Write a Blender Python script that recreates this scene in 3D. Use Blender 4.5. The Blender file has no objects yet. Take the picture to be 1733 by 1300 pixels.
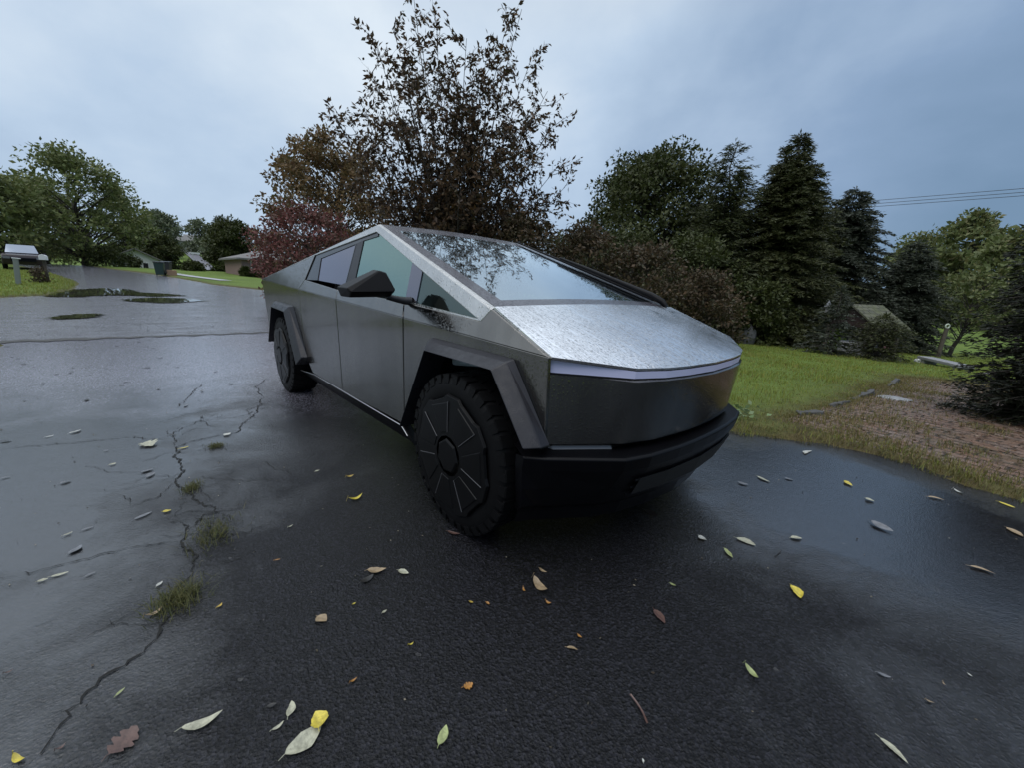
import bpy, math, random
import numpy as np
from mathutils import Vector, Matrix
R_ = math.radians
scene = bpy.context.scene
col = scene.collection

# ------------------------------------------------------------------ helpers
class MB:
    """collects geometry for ONE mesh object"""
    def __init__(s): s.v = []; s.f = []; s.sm = []
    def add(s, vs, fs, smooth=False):
        b = len(s.v); s.v += [tuple(p) for p in vs]
        s.f += [tuple(b + i for i in f) for f in fs]; s.sm += [smooth] * len(fs)
    def box(s, c, d, rot=None):
        x, y, z = d[0]/2, d[1]/2, d[2]/2
        P = [Vector((sx*x, sy*y, sz*z)) for sx in (-1,1) for sy in (-1,1) for sz in (-1,1)]
        if rot is not None: P = [rot @ p for p in P]
        s.add([p + Vector(c) for p in P], [(0,1,3,2),(4,6,7,5),(0,4,5,1),(2,3,7,6),(0,2,6,4),(1,5,7,3)])
    def prism(s, poly, off, smooth=False):
        n = len(poly); off = Vector(off)
        P = [Vector(p) for p in poly]; Q = [p + off for p in P]
        s.add(P + Q, [tuple(range(n))[::-1], tuple(range(n, 2*n))] + [(i, (i+1) % n, n+(i+1) % n, n+i) for i in range(n)], smooth)
    def tube(s, path, rad, seg=8, cap=True, smooth=True):
        P = [Vector(p) for p in path]; n = len(P)
        if not hasattr(rad, '__len__'): rad = [rad]*n
        vs = []
        for i, p in enumerate(P):
            t = (P[min(i+1, n-1)] - P[max(i-1, 0)]).normalized()
            a = t.orthogonal().normalized() if i == 0 else (a - t*a.dot(t)).normalized()
            b = t.cross(a)
            for k in range(seg):
                w = 2*math.pi*k/seg
                vs.append(p + (a*math.cos(w) + b*math.sin(w))*rad[i])
        fs = [(i*seg+k, i*seg+(k+1) % seg, (i+1)*seg+(k+1) % seg, (i+1)*seg+k) for i in range(n-1) for k in range(seg)]
        s.add(vs, fs, smooth)
        if cap: s.add(vs[:seg], [tuple(range(seg))[::-1]]); s.add(vs[-seg:], [tuple(range(seg))])
    def lathe(s, prof, seg=48, axis='y', c=(0,0,0), smooth=True):
        vs = []
        for r, h in prof:
            for k in range(seg):
                w = 2*math.pi*k/seg
                p = (r*math.cos(w), h, r*math.sin(w)) if axis == 'y' else (r*math.cos(w), r*math.sin(w), h)
                vs.append((p[0]+c[0], p[1]+c[1], p[2]+c[2]))
        m = len(prof)
        s.add(vs, [(i*seg+k, i*seg+(k+1) % seg, (i+1)*seg+(k+1) % seg, (i+1)*seg+k) for i in range(m-1) for k in range(seg)], smooth)
    def build(s, name, mat, parent=None, loc=(0,0,0), bevel=0, sub=0):
        me = bpy.data.meshes.new(name); me.from_pydata(s.v, [], s.f)
        me.polygons.foreach_set('use_smooth', s.sm); me.update()
        import bmesh
        bm = bmesh.new(); bm.from_mesh(me); bmesh.ops.recalc_face_normals(bm, faces=bm.faces[:]); bm.to_mesh(me); bm.free()
        return link(name, me, mat, parent, loc, bevel)
def link(name, me, mat, parent=None, loc=(0,0,0), bevel=0):
    o = bpy.data.objects.new(name, me); col.objects.link(o); o.location = loc
    for m in (mat if isinstance(mat, (list, tuple)) else [mat]): me.materials.append(m)
    if parent: o.parent = parent
    if bevel:
        b = o.modifiers.new('bevel', 'BEVEL'); b.width = bevel; b.segments = 2; b.limit_method = 'ANGLE'; b.angle_limit = R_(25)
    return o
def tag(o, label=None, cat=None, group=None, kind=None):
    if label: o['label'] = label
    if cat: o['category'] = cat
    if group: o['group'] = group
    if kind: o['kind'] = kind
    return o
def empty(name, loc, rz=0):
    o = bpy.data.objects.new(name, None); col.objects.link(o); o.location = loc; o.rotation_euler.z = rz
    o.empty_display_size = .2
    return o
def qmesh(name, V, F, attrs=None, mati=None):
    """fast mesh from numpy: V (n,3), F (m,k)"""
    V = np.asarray(V, np.float32); F = np.asarray(F, np.int32); m, k = F.shape
    me = bpy.data.meshes.new(name)
    me.vertices.add(len(V)); me.vertices.foreach_set('co', V.ravel())
    me.loops.add(m*k); me.loops.foreach_set('vertex_index', F.ravel())
    me.polygons.add(m); me.polygons.foreach_set('loop_start', np.arange(0, m*k, k, dtype=np.int32))
    for nm, a in (attrs or {}).items():
        at = me.attributes.new(nm, 'FLOAT', 'POINT'); at.data.foreach_set('value', np.asarray(a, np.float32))
    me.update(calc_edges=True); me.validate()
    return me

# ------------------------------------------------------------------ materials
class NT:
    def __init__(s, name):
        s.m = bpy.data.materials.new(name); s.m.use_nodes = True
        s.n = s.m.node_tree.nodes; s.l = s.m.node_tree.links; s.n.clear()
        s.out = s.n.new('ShaderNodeOutputMaterial')
    def node(s, t, **kw):
        n = s.n.new(t)
        for k, v in kw.items():
            if k in n.inputs.keys() if isinstance(k, str) else False: n.inputs[k].default_value = v
            else: setattr(n, k, v)
        return n
    def put(s, sock, v):
        if hasattr(v, 'is_linked') or isinstance(v, bpy.types.NodeSocket): s.l.new(v, sock)
        else: sock.default_value = v
    def coord(s, which='Object', scale=(1,1,1)):
        t = s.n.new('ShaderNodeTexCoord'); m = s.n.new('ShaderNodeMapping'); m.inputs['Scale'].default_value = scale
        s.l.new(t.outputs[which], m.inputs['Vector']); return m.outputs['Vector']
    def pos(s, scale=(1,1,1)):
        g = s.n.new('ShaderNodeNewGeometry'); m = s.n.new('ShaderNodeMapping'); m.inputs['Scale'].default_value = scale
        s.l.new(g.outputs['Position'], m.inputs['Vector']); return m.outputs['Vector']
    def noise(s, vec, scale, detail=4, rough=.55, dist=0, out='Fac'):
        n = s.n.new('ShaderNodeTexNoise'); s.l.new(vec, n.inputs['Vector'])
        n.inputs['Scale'].default_value = scale; n.inputs['Detail'].default_value = detail
        n.inputs['Roughness'].default_value = rough; n.inputs['Distortion'].default_value = dist
        return n.outputs[out]
    def voro(s, vec, scale, feature='F1', out='Distance', rnd=1):
        n = s.n.new('ShaderNodeTexVoronoi'); n.feature = feature; s.l.new(vec, n.inputs['Vector'])
        n.inputs['Scale'].default_value = scale; n.inputs['Randomness'].default_value = rnd
        return n.outputs[out]
    def ramp(s, fac, stops):
        n = s.n.new('ShaderNodeValToRGB'); e = n.color_ramp.elements
        while len(e) < len(stops): e.new(.5)
        for el, (p, c) in zip(e, stops):
            el.position = p; el.color = (*c, 1) if hasattr(c, '__len__') else (c, c, c, 1)
        s.put(n.inputs['Fac'], fac); return n.outputs['Color']
    def math(s, op, a, b=0.0, c=0.0, clamp=False):
        n = s.n.new('ShaderNodeMath'); n.operation = op; n.use_clamp = clamp
        s.put(n.inputs[0], a); s.put(n.inputs[1], b); s.put(n.inputs[2], c); return n.outputs[0]
    def mixc(s, fac, a, b, blend='MIX'):
        n = s.n.new('ShaderNodeMix'); n.data_type = 'RGBA'; n.blend_type = blend
        s.put(n.inputs['Factor'], fac)
        for k, v in ((6, a), (7, b)):
            s.put(n.inputs[k], (*v, 1) if isinstance(v, tuple) and len(v) == 3 else v)
        return n.outputs[2]
    def bump(s, h, strength=.5, dist=.01, normal=None):
        n = s.n.new('ShaderNodeBump'); s.put(n.inputs['Height'], h); n.inputs['Strength'].default_value = strength
        n.inputs['Distance'].default_value = dist
        if normal is not None: s.l.new(normal, n.inputs['Normal'])
        return n.outputs['Normal']
    def bsdf(s, base, rough=.5, metal=0, spec=.5, normal=None, coat=None, coatr=.05, coatn=None, trans=None, extra=None):
        b = s.n.new('ShaderNodeBsdfPrincipled')
        s.put(b.inputs['Base Color'], (*base, 1) if isinstance(base, tuple) and len(base) == 3 else base)
        s.put(b.inputs['Roughness'], rough); s.put(b.inputs['Metallic'], metal); s.put(b.inputs['Specular IOR Level'], spec)
        if normal is not None: s.l.new(normal, b.inputs['Normal'])
        if coat is not None:
            s.put(b.inputs['Coat Weight'], coat); s.put(b.inputs['Coat Roughness'], coatr)
            if coatn is not None: s.l.new(coatn, b.inputs['Coat Normal'])
        for k, v in (extra or {}).items(): s.put(b.inputs[k], v)
        return b.outputs['BSDF']
    def done(s, sh): s.l.new(sh, s.out.inputs['Surface']); return s.m

def simple(name, base, rough=.5, metal=0, var=.15, scale=6, bump=0, bscale=60, spec=.5):
    t = NT(name); v = t.coord('Object')
    n = t.noise(v, scale, 4)
    c = t.mixc(n, tuple(x*(1-var) for x in base), tuple(min(1, x*(1+var)) for x in base))
    nn = t.bump(t.noise(v, bscale, 3), .4, bump) if bump else None
    return t.done(t.bsdf(c, rough, metal, spec, nn))

def drops(t, v, scale, density=.5):
    """height of separate water beads of different sizes"""
    d = t.voro(v, scale); c = t.voro(v, scale, out='Color')
    sp = t.n.new('ShaderNodeSeparateColor'); t.l.new(c, sp.inputs[0])
    size = t.math('MULTIPLY_ADD', sp.outputs[0], .55, density - .42)
    return t.math('MAXIMUM', t.math('SUBTRACT', size, d), 0)

def steel(name, base=(.50,.485,.46), rough=.3, beads=0, streak=0):
    t = NT(name); v = t.coord('Object')
    br = t.noise(t.coord('Object', (4, 60, 60)), 12, 3) if not streak else t.noise(v, 30, 3)
    smear = t.noise(t.coord('Object', (1.6, 1.6, .30)), 4.5, 5, .65)
    wav = t.noise(t.coord('Object', (1, 1, .5)), 1.7, 2)
    if streak: smear = t.noise(v, 2.5, 3)
    c = t.mixc(t.math('MULTIPLY_ADD', br, .25, t.ramp(smear, [(.25, .15), (.75, .65)])), tuple(x*.62 for x in base), tuple(x*1.18 for x in base))
    r = t.math('MULTIPLY_ADD', smear, .22, rough-.11)
    h = t.math('ADD', t.math('MULTIPLY', br, .012), t.math('MULTIPLY', wav, .4 if streak else 1.6))
    nn = t.bump(h, .5, .004)
    if beads:
        b1 = drops(t, v, 75, .42); b2 = drops(t, v, 165, .46)
        hh = t.math('ADD', t.math('MULTIPLY', b1, 1.0), t.math('MULTIPLY', b2, .5))
        if streak:
            s = t.noise(t.coord('Object', (.9, 11, .9)), 1, 3, .55, .25)
            clear = t.ramp(s, [(.385, 1.0), (.405, .0), (.42, 1.0), (.485, 1.), (.505, 0.), (.525, 1.), (.575, 1.), (.595, 0.), (.615, 1.)])
            hh = t.math('MULTIPLY', hh, clear)
            r = t.math('MULTIPLY_ADD', clear, .14, .12)
            spk = t.ramp(t.noise(t.coord('Object', (.7,1,1)), 105, 2, .8), [(.34, .30), (.44, .80), (.58, .95), (.68, 1.15)])  # bead glints and dark refraction put in as colour specks
            c = t.mixc(t.math('MULTIPLY', clear, .95), t.mixc(1.0, c, (1.15,1.15,1.15), 'MULTIPLY'), t.mixc(1.0, c, spk, 'MULTIPLY'))
        nn = t.bump(hh, beads, .010, nn)
    return t.done(t.bsdf(c, r, 1.0, .5, nn))

def leafmat(name, cols, trans=.25, rough=.55, spec=.3):
    """per-leaf colour variation"""
    t = NT(name); g = t.n.new('ShaderNodeNewGeometry')
    c = t.ramp(g.outputs['Random Per Island'], [(i/max(1, len(cols)-1), k) for i, k in enumerate(cols)])
    b = t.bsdf(c, rough, 0, spec)
    tr = t.n.new('ShaderNodeBsdfTranslucent'); t.l.new(c, tr.inputs['Color'])
    m = t.n.new('ShaderNodeMixShader'); m.inputs[0].default_value = trans
    t.l.new(b, m.inputs[1]); t.l.new(tr.outputs[0], m.inputs[2])
    return t.done(m.outputs[0])

def glassmat(name, refl, tint, rtint, rough=.02, beads=.25, fres=.35):
    """coated car glass: partly mirror, partly tinted see-through, wet with beads"""
    t = NT(name); v = t.coord('Object')
    hh = t.math('ADD', drops(t, v, 60, .36), t.math('MULTIPLY', drops(t, v, 140, .42), .5))
    nn = t.bump(hh, beads, .006)
    gl = t.n.new('ShaderNodeBsdfGlossy'); gl.inputs['Color'].default_value = (*rtint, 1); gl.inputs['Roughness'].default_value = rough
    t.l.new(nn, gl.inputs['Normal'])
    tr = t.n.new('ShaderNodeBsdfTransparent'); tr.inputs['Color'].default_value = (*tint, 1)
    lw = t.n.new('ShaderNodeLayerWeight'); lw.inputs['Blend'].default_value = fres
    f = t.math('ADD', t.math('MULTIPLY', lw.outputs['Fresnel'], 1.0), refl, clamp=True)
    m = t.n.new('ShaderNodeMixShader'); t.l.new(f, m.inputs[0]); t.l.new(tr.outputs[0], m.inputs[1]); t.l.new(gl.outputs[0], m.inputs[2])
    return t.done(m.outputs[0])

M = {}
M['steel'] = steel('brushed steel', base=(.235,.222,.205), rough=.135, beads=.18)  # same metal as the paler copies, darkened for the ground it mirrors
M['steel_skylit'] = steel('brushed steel skylit', base=(.60,.59,.57), rough=.26, beads=.45)  # same steel, lightened for the sky its upper faces mirror
M['hood'] = steel('brushed steel hood beaded', base=(.93,.92,.92), rough=.22, beads=.34, streak=1)  # same steel again, paled further for sky reflection on the hood
M['plastic'] = simple('dark grey moulded plastic', (.020,.020,.023), .42, 0, .25, 9, .0012, 240, .35)
def wetplastic():
    t = NT('wet grey plastic'); v = t.coord('Object')
    n = t.noise(v, 14, 5, .7); c = t.mixc(n, (.010,.010,.013), (.024,.024,.031))
    r = t.ramp(t.noise(v, 20, 4, .6), [(.3, .22), (.7, .5)])
    return t.done(t.bsdf(c, r, 0, .33, t.bump(t.noise(v, 160, 3), .35, .0015)))
M['wetplastic'] = wetplastic()
M['black'] = simple('black plastic', (.004,.004,.005), .32, 0, .3, 8, .0006, 200, .12)
M['mirrorcap'] = simple('satin black mirror cap', (.005,.0047,.0055), .4, 0, .2, 8, .0006, 160, .10)
M['gloss'] = simple('gloss black trim', (.006,.006,.008), .15, 0, .1, 8)
M['void'] = simple('black liner', (.006,.006,.006), .9, 0, .2, 8)
M['rubber'] = simple('tyre rubber', (.0045,.0045,.005), .6, 0, .35, 10, .0015, 120, .12)
M['cover'] = simple('wheel cover plastic', (.005,.005,.0055), .38, 0, .25, 9, .0004, 200, .15)
M['coveredge'] = simple('cover edge highlight', (.075,.075,.08), .4, 0, .2, 10)  # pale tone standing in for highlights on the spoke edges
M['trim'] = simple('sill edge highlight', (.42,.42,.43), .3, .8, .1, 10)  # painted highlight along the rocker's top edge, no separate trim part
M['lightbar'] = simple('unlit light bar diffuser', (.62,.62,.84), .28, 0, .05, 3)
M['lamp'] = simple('lamp lens', (.16,.16,.17), .12, 0, .1, 8)
M['seat'] = simple('seat fabric', (.10,.10,.105), .8, 0, .15, 8)
M['dash'] = simple('pale dash top', (.30,.36,.38), .7, 0, .1, 6)
M['glass_side'] = glassmat('teal door glass', .25, (.30,.45,.40), (.66,.90,.82), .03, .10)
M['glass_quarter'] = glassmat('clear quarter glass', .07, (.42,.50,.46), (.75,.92,.86), .02, .06)
M['glass_rear'] = glassmat('dark privacy glass', .18, (.05,.05,.055), (.80,.78,.88), .06, .16)
M['glass_wind'] = glassmat('blue coated windscreen', .42, (.42,.55,.60), (.84,.94,1.0), .015, .10)
def frit():
    t = NT('black glass border beaded'); v = t.coord('Object')
    hh = t.math('ADD', drops(t, v, 55, .44), t.math('MULTIPLY', drops(t, v, 130, .46), .5))
    return t.done(t.bsdf((.045,.040,.05), .22, 0, .5, t.bump(hh, .7, .012), .25, .08))
M['frit'] = frit()

# ------------------------------------------------------------------ camera
CAM = Vector((1.729289, -2.153617, 1.331664))
rows = [(0.65924920, 0.75075533, 0.04191573), (-0.20059812, 0.12187648, 0.97206302), (-0.72467295, 0.64923999, -0.23094708)]
cd = bpy.data.cameras.new('camera'); cam = bpy.data.objects.new('camera', cd); col.objects.link(cam)
r, u, f = (Vector(x) for x in rows)
mw = Matrix((( r.x, u.x, -f.x, CAM.x), (r.y, u.y, -f.y, CAM.y), (r.z, u.z, -f.z, CAM.z), (0,0,0,1)))
cam.matrix_world = mw
cd.sensor_width = 36; cd.sensor_fit = 'HORIZONTAL'; cd.lens = 689.86/1733*36
cd.clip_start = .05; cd.clip_end = 3000
scene.camera = cam

# ------------------------------------------------------------------ light and sky
w = bpy.data.worlds.new('World'); scene.world = w; w.use_nodes = True
nt = w.node_tree; nt.nodes.clear()
wt = NT.__new__(NT); wt.n = nt.nodes; wt.l = nt.links
wo = nt.nodes.new('ShaderNodeOutputWorld'); bg = nt.nodes.new('ShaderNodeBackground'); bg.inputs['Strength'].default_value = .1
SUN_EL, SUN_AZ = R_(62), math.atan2(-.75, .2)
sky = nt.nodes.new('ShaderNodeTexSky'); sky.sky_type = 'NISHITA'; sky.sun_disc = False
sky.sun_elevation = SUN_EL; sky.sun_rotation = math.pi/2 - SUN_AZ
tc = nt.nodes.new('ShaderNodeTexCoord')
gen = tc.outputs['Generated']
def wdot(d, p):
    n = nt.nodes.new('ShaderNodeVectorMath'); n.operation = 'DOT_PRODUCT'; nt.links.new(gen, n.inputs[0]); n.inputs[1].default_value = Vector(d).normalized()
    return wt.math('POWER', wt.math('MAXIMUM', n.outputs['Value'], 0), p)
mp = nt.nodes.new('ShaderNodeMapping'); mp.inputs['Scale'].default_value = (1.3, 1.3, 2.1); nt.links.new(gen, mp.inputs['Vector'])
cl1 = wt.noise(mp.outputs[0], 1.7, 6, .5, .15); cl2 = wt.noise(mp.outputs[0], 4.0, 5, .55, .1)
glow = wdot((-.70, .40, .58), 4)
sep = nt.nodes.new('ShaderNodeSeparateXYZ'); nt.links.new(gen, sep.inputs[0])
east = wdot((.35, .90, .12), 2.0)
fac = wt.math('MULTIPLY_ADD', glow, .58, .23)
fac = wt.math('ADD', fac, wt.math('MULTIPLY', wdot((-.40,-.78,.48), 3.0), .55))
fac = wt.math('ADD', fac, wt.math('MULTIPLY', wt.math('SUBTRACT', cl1, .5), .72))
fac = wt.math('ADD', fac, wt.math('MULTIPLY', wt.math('SUBTRACT', cl2, .5), .22))
fac = wt.math('SUBTRACT', fac, wt.math('MULTIPLY', east, .24))
fac = wt.math('ADD', fac, wt.math('MULTIPLY', wt.math('MAXIMUM', sep.outputs['Z'], 0), .12))
cloud = wt.ramp(fac, [(0, (.092,.147,.222)), (.28, (.143,.205,.300)), (.60, (.275,.345,.435)), (1, (.47,.515,.55))])
vm = nt.nodes.new('ShaderNodeVectorMath'); vm.operation = 'SCALE'; cloudz = wt.mixc(wt.ramp(sep.outputs['Z'], [(.45, 0.), (.75, .85)]), cloud, (.30,.325,.355)); nt.links.new(cloudz, vm.inputs[0]); 
zen = wt.ramp(sep.outputs['Z'], [(.50, 0.), (.72, .55), (.95, 1.)])
back = wdot((.75,-.62,.05), 1.0)
k_ = wt.math('MULTIPLY_ADD', zen, 14.0, 9.8)
k_ = wt.math('MULTIPLY', k_, wt.math('MULTIPLY_ADD', back, -.15, 1.0))
nt.links.new(k_, vm.inputs['Scale'])
mx = wt.mixc(.96, sky.outputs[0], vm.outputs[0])
nt.links.new(mx, bg.inputs['Color']); nt.links.new(bg.outputs[0], wo.inputs['Surface'])
sl = bpy.data.lights.new('overcast_sun', 'SUN'); sl.energy = .7; sl.angle = R_(60); sl.color = (1, .97, .93)
so = bpy.data.objects.new('overcast_sun', sl); col.objects.link(so)
sd = Vector((math.cos(SUN_EL)*math.cos(SUN_AZ), math.cos(SUN_EL)*math.sin(SUN_AZ), math.sin(SUN_EL)))
so.rotation_euler = sd.to_track_quat('Z', 'Y').to_euler()
scene.view_settings.view_transform = 'Standard'; scene.view_settings.look = 'None'
scene.view_settings.exposure = .9; scene.view_settings.gamma = 1
scene.cycles.max_bounces = 8; scene.cycles.transparent_max_bounces = 12
scene.cycles.use_denoising = True

# ------------------------------------------------------------------ terrain
def hgt(x, y):
    hx = np.interp(-np.asarray(x, float), [10,58,75,90,200,260], [0,1.68,1.5,1.3,10,12])
    hy = np.interp(np.asarray(y, float), [5,35,90,160], [0,-1.5,.26,2.0])
    return hx + hy
def H(x, y): return float(hgt(x, y))
def sdf(P, poly):
    """signed distance (negative inside) of points P (n,2) to a polygon"""
    poly = np.asarray(poly, float); d = np.full(len(P), 1e9); ins = np.zeros(len(P), bool)
    for a, b in zip(poly, np.roll(poly, -1, 0)):
        e = b - a; wv = P - a
        t = np.clip((wv @ e)/(e @ e), 0, 1); q = wv - t[:, None]*e
        d = np.minimum(d, np.hypot(q[:,0], q[:,1]))
        c = (a[1] <= P[:,1]) != (b[1] <= P[:,1])
        with np.errstate(divide='ignore', invalid='ignore'):
            xi = a[0] + (P[:,1]-a[1])/(b[1]-a[1])*(b[0]-a[0])
        ins ^= c & (P[:,0] < xi)
    return np.where(ins, -d, d)
DRIVE = [(-10.2,2.15),(-6,2.12),(-2,2.1),(.38,2.13),(.76,2.40),(1.36,2.61),(1.81,2.44),(2.21,2.33),(3.2,2.0),(5.2,1.2),(6.5,-1),(7,-7),(2,-7.5),(-4,-6.3),(-7.5,-4.9),(-8.6,-4.25),(-9.3,-4.0),(-9.9,-5.5),(-11,-9)]
STREET = [(-9.6,2.6),(-9.6,-5.0),(-9.6,-40),(-18,-40),(-18.6,-9),(-19.3,-5.7),(-20.6,-4.75),(-24,-4.4),(-28.7,-4.6),(-38,-6.5),(-52,-10.0),(-62,-13),(-62,-7),(-52,-4.4),(-44,-1.6),(-39.6,-.5),(-34,.6),(-30.7,1.15),(-26.6,3.06),(-19.8,8),(-18.2,14),(-18,45),(-9.8,45),(-9.6,10)]
PATIO = [(.56,3.02),(.66,3.6),(.78,4.4),(.86,7.6),(.90,10.3),(1.5,11.0),(2.4,11.6),(4.0,11.2),(5.0,6.5),(4.6,3.4),(2.9,2.52),(1.9,2.74),(1.3,2.86)]
rng0 = np.random.default_rng(5)
def wob(P, s, k):
    return .5*(np.sin(P[:,0]*s*1.3+k)*np.cos(P[:,1]*s*.9+2*k) + np.sin(P[:,0]*s*2.9-k)*np.sin(P[:,1]*s*3.1+k))
def axis(lo, hi, fine_lo, fine_hi, st, g=1.13):
    a = list(np.arange(fine_lo, fine_hi, st)); s = st
    while a[-1] < hi: s *= g; a.append(a[-1]+s)
    b = [fine_lo]; s = st
    while b[-1] > lo: s *= g; b.append(b[-1]-s)
    return np.array(b[::-1][:-1] + a)
def grid(xs, ys):
    X, Y = np.meshgrid(xs, ys, indexing='ij'); n, m = X.shape
    i = np.arange(n*m).reshape(n, m)
    F = np.stack([i[:-1,:-1], i[1:,:-1], i[1:,1:], i[:-1,1:]], -1).reshape(-1, 4)
    return np.stack([X.ravel(), Y.ravel()], 1), F
xs = axis(-900, 700, -45, 5, .25); ys = axis(-700, 900, -9, 14, .22)
P, F = grid(xs, ys)
dA = np.minimum(sdf(P, DRIVE), sdf(P, STREET)); dP = sdf(P, PATIO)
dA2 = dA + .06*wob(P, 2.3, 1) + .05*wob(P, 6, 4)
dP2 = dP + .10*wob(P, 2.0, 3) + .06*wob(P, 7, 2)
lift = np.clip(dA2*.9, -.09, .045)
lift = np.minimum(lift, np.clip(dP2*.3, -.05, .05))
dry = np.clip(np.exp(-np.clip(dA2, 0, 9)/.35) + np.exp(-np.clip(dP2, 0, 9)/.45), 0, 1)
Z = hgt(P[:,0], P[:,1]) + lift
me = qmesh('ground', np.column_stack([P, Z]), F, {'dry': dry})
def groundmat():
    t = NT('grass ground'); v = t.pos()
    a = t.n.new('ShaderNodeAttribute'); a.attribute_name = 'dry'
    n1 = t.noise(v, .35, 4); n2 = t.noise(v, 9, 5, .7); n3 = t.noise(t.pos((1,1,.2)), 45, 3)
    g = t.ramp(t.math('MULTIPLY_ADD', n2, .5, t.math('MULTIPLY', n1, .5)), [(.32, (.070,.110,.018)), (.55, (.115,.170,.028)), (.75, (.155,.20,.040))])
    d = t.ramp(n2, [(.3, (.030,.024,.012)), (.55, (.085,.066,.026)), (.75, (.11,.10,.04))])
    c = t.mixc(t.math('MULTIPLY', a.outputs['Fac'], t.math('ADD', t.noise(v, 3, 3), .45), clamp=True), g, d)
    return t.done(t.bsdf(c, .85, 0, .25, t.bump(t.math('ADD', n2, n3), .8, .04)))
tag(link('ground', me, groundmat()), kind='structure')

def asphalt(name, wet0, old_sheen=0):
    """near-black asphalt under rain water: open glinting grain where it drains, mirror-like film where water stands"""
    t = NT(name); v = t.pos()
    mid = t.noise(t.pos((2.4,.8,1)) if old_sheen else v, 1.5, 9, .70, .5); fine = t.noise(v, 60, 5, .75)
    grain = t.noise(v, 80, 4, .70, .3); stones = t.voro(v, 115)
    wet = t.math('MULTIPLY_ADD', t.math('SUBTRACT', mid, .5), 1.7 if old_sheen else 1.25, wet0)
    sp = t.n.new('ShaderNodeSeparateXYZ'); t.l.new(v, sp.inputs[0])
    if not old_sheen:
        g = t.n.new('ShaderNodeNewGeometry')
        # worn dips that hold water: beside the lawn corner, the driveway mouth, along the left side
        for (cx, cy, rx, ry, k) in ((1.38,1.28,1.2,1.0,1.15), (-6.6,-2.9,4.9,2.3,.95), (-2.5,-3.7,2.6,1.4,.80), (.2,-2.7,1.2,.6,.25), (.6,-1.25,1.5,.9,-.30)):
            m = t.n.new('ShaderNodeMapping'); m.vector_type = 'TEXTURE'; m.inputs['Location'].default_value = (cx, cy, 0); m.inputs['Scale'].default_value = (rx, ry, 1e6)
            t.l.new(g.outputs['Position'], m.inputs['Vector'])
            ln = t.n.new('ShaderNodeVectorMath'); ln.operation = 'LENGTH'; t.l.new(m.outputs[0], ln.inputs[0])
            blob = t.math('SUBTRACT', 1.35, ln.outputs['Value'], clamp=True)
            wet = t.math('ADD', wet, t.math('MULTIPLY', blob, k*.85))
    film = t.ramp(wet, [(.30, .0), (.58, .45), (.86, 1.0)])
    c = t.mixc(fine, (.0025,.0025,.0034), (.010,.010,.013))
    if old_sheen: c = t.mixc(t.ramp(mid, [(.35, 0.), (.65, 1.)]), t.mixc(fine, (.05,.049,.058), (.10,.098,.114)), t.mixc(fine, (.10,.098,.116), (.19,.186,.218)))  # old street paving, its colour raised to carry sky sheen
    else:   # older, greyer paving towards the street, paled and tinted for sky sheen
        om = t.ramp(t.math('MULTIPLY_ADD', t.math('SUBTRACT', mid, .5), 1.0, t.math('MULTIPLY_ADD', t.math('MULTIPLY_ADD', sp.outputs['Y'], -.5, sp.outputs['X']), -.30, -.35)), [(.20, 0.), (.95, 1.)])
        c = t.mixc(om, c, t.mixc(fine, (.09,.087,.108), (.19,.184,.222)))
    cell = t.n.new('ShaderNodeSeparateColor'); t.l.new(t.voro(v, 115, out='Color'), cell.inputs[0])
    c = t.mixc(1.0, c, t.ramp(cell.outputs[0], [(0, .3), (.6, 1.0), (1, 2.8)]), 'MULTIPLY')
    st = t.ramp(t.voro(v, 75, out='Color'), [(.0, 0.), (.970, 0.), (1., 1.)])
    c = t.mixc(t.math('MULTIPLY', st, .4), c, (.22,.215,.21))
    h = t.math('ADD', t.math('MULTIPLY', grain, 1.1), t.math('ADD', t.math('MULTIPLY', stones, .5), t.math('MULTIPLY', fine, .3)))
    nb = t.bump(h, .8, .010)
    und = t.noise(v, 7, 3)
    hc = t.math('ADD', t.math('MULTIPLY', h, t.math('MULTIPLY_ADD', film, -.76, 1.0)), t.math('MULTIPLY', und, .30))
    nc = t.bump(hc, 1.0, .0050)
    b = t.bsdf(c, .7, 0, .08, nb, t.math('MULTIPLY_ADD', film, .15, .85), t.math('MULTIPLY_ADD', film, .05 if old_sheen else -.01, .085), nc,
               extra={'Coat IOR': t.math('MULTIPLY_ADD', film, 1.8 if old_sheen else t.math('MULTIPLY_ADD', om, 2.1, .78), 1.31)})
    return t.done(b)
def sheet(name, xs, ys, z, mat, mask=None):
    P, F = grid(np.asarray(xs), np.asarray(ys))
    if mask is not None:
        keep = mask(P); F = F[keep[F].any(1)]
        used = np.unique(F); mp_ = -np.ones(len(P), int); mp_[used] = np.arange(len(used)); P = P[used]; F = mp_[F]
    return tag(link(name, qmesh(name, np.column_stack([P, hgt(P[:,0], P[:,1]) + z]), F), mat), kind='structure')
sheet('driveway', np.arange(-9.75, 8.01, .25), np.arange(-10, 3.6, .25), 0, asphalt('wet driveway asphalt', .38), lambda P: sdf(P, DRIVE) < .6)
sheet('street', np.append(np.arange(-64, -9.75, .5), -9.752), np.arange(-42, 46, .5), -.012, asphalt('wet street asphalt', .66, 1), lambda P: sdf(P, STREET) < 1.0)

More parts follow.
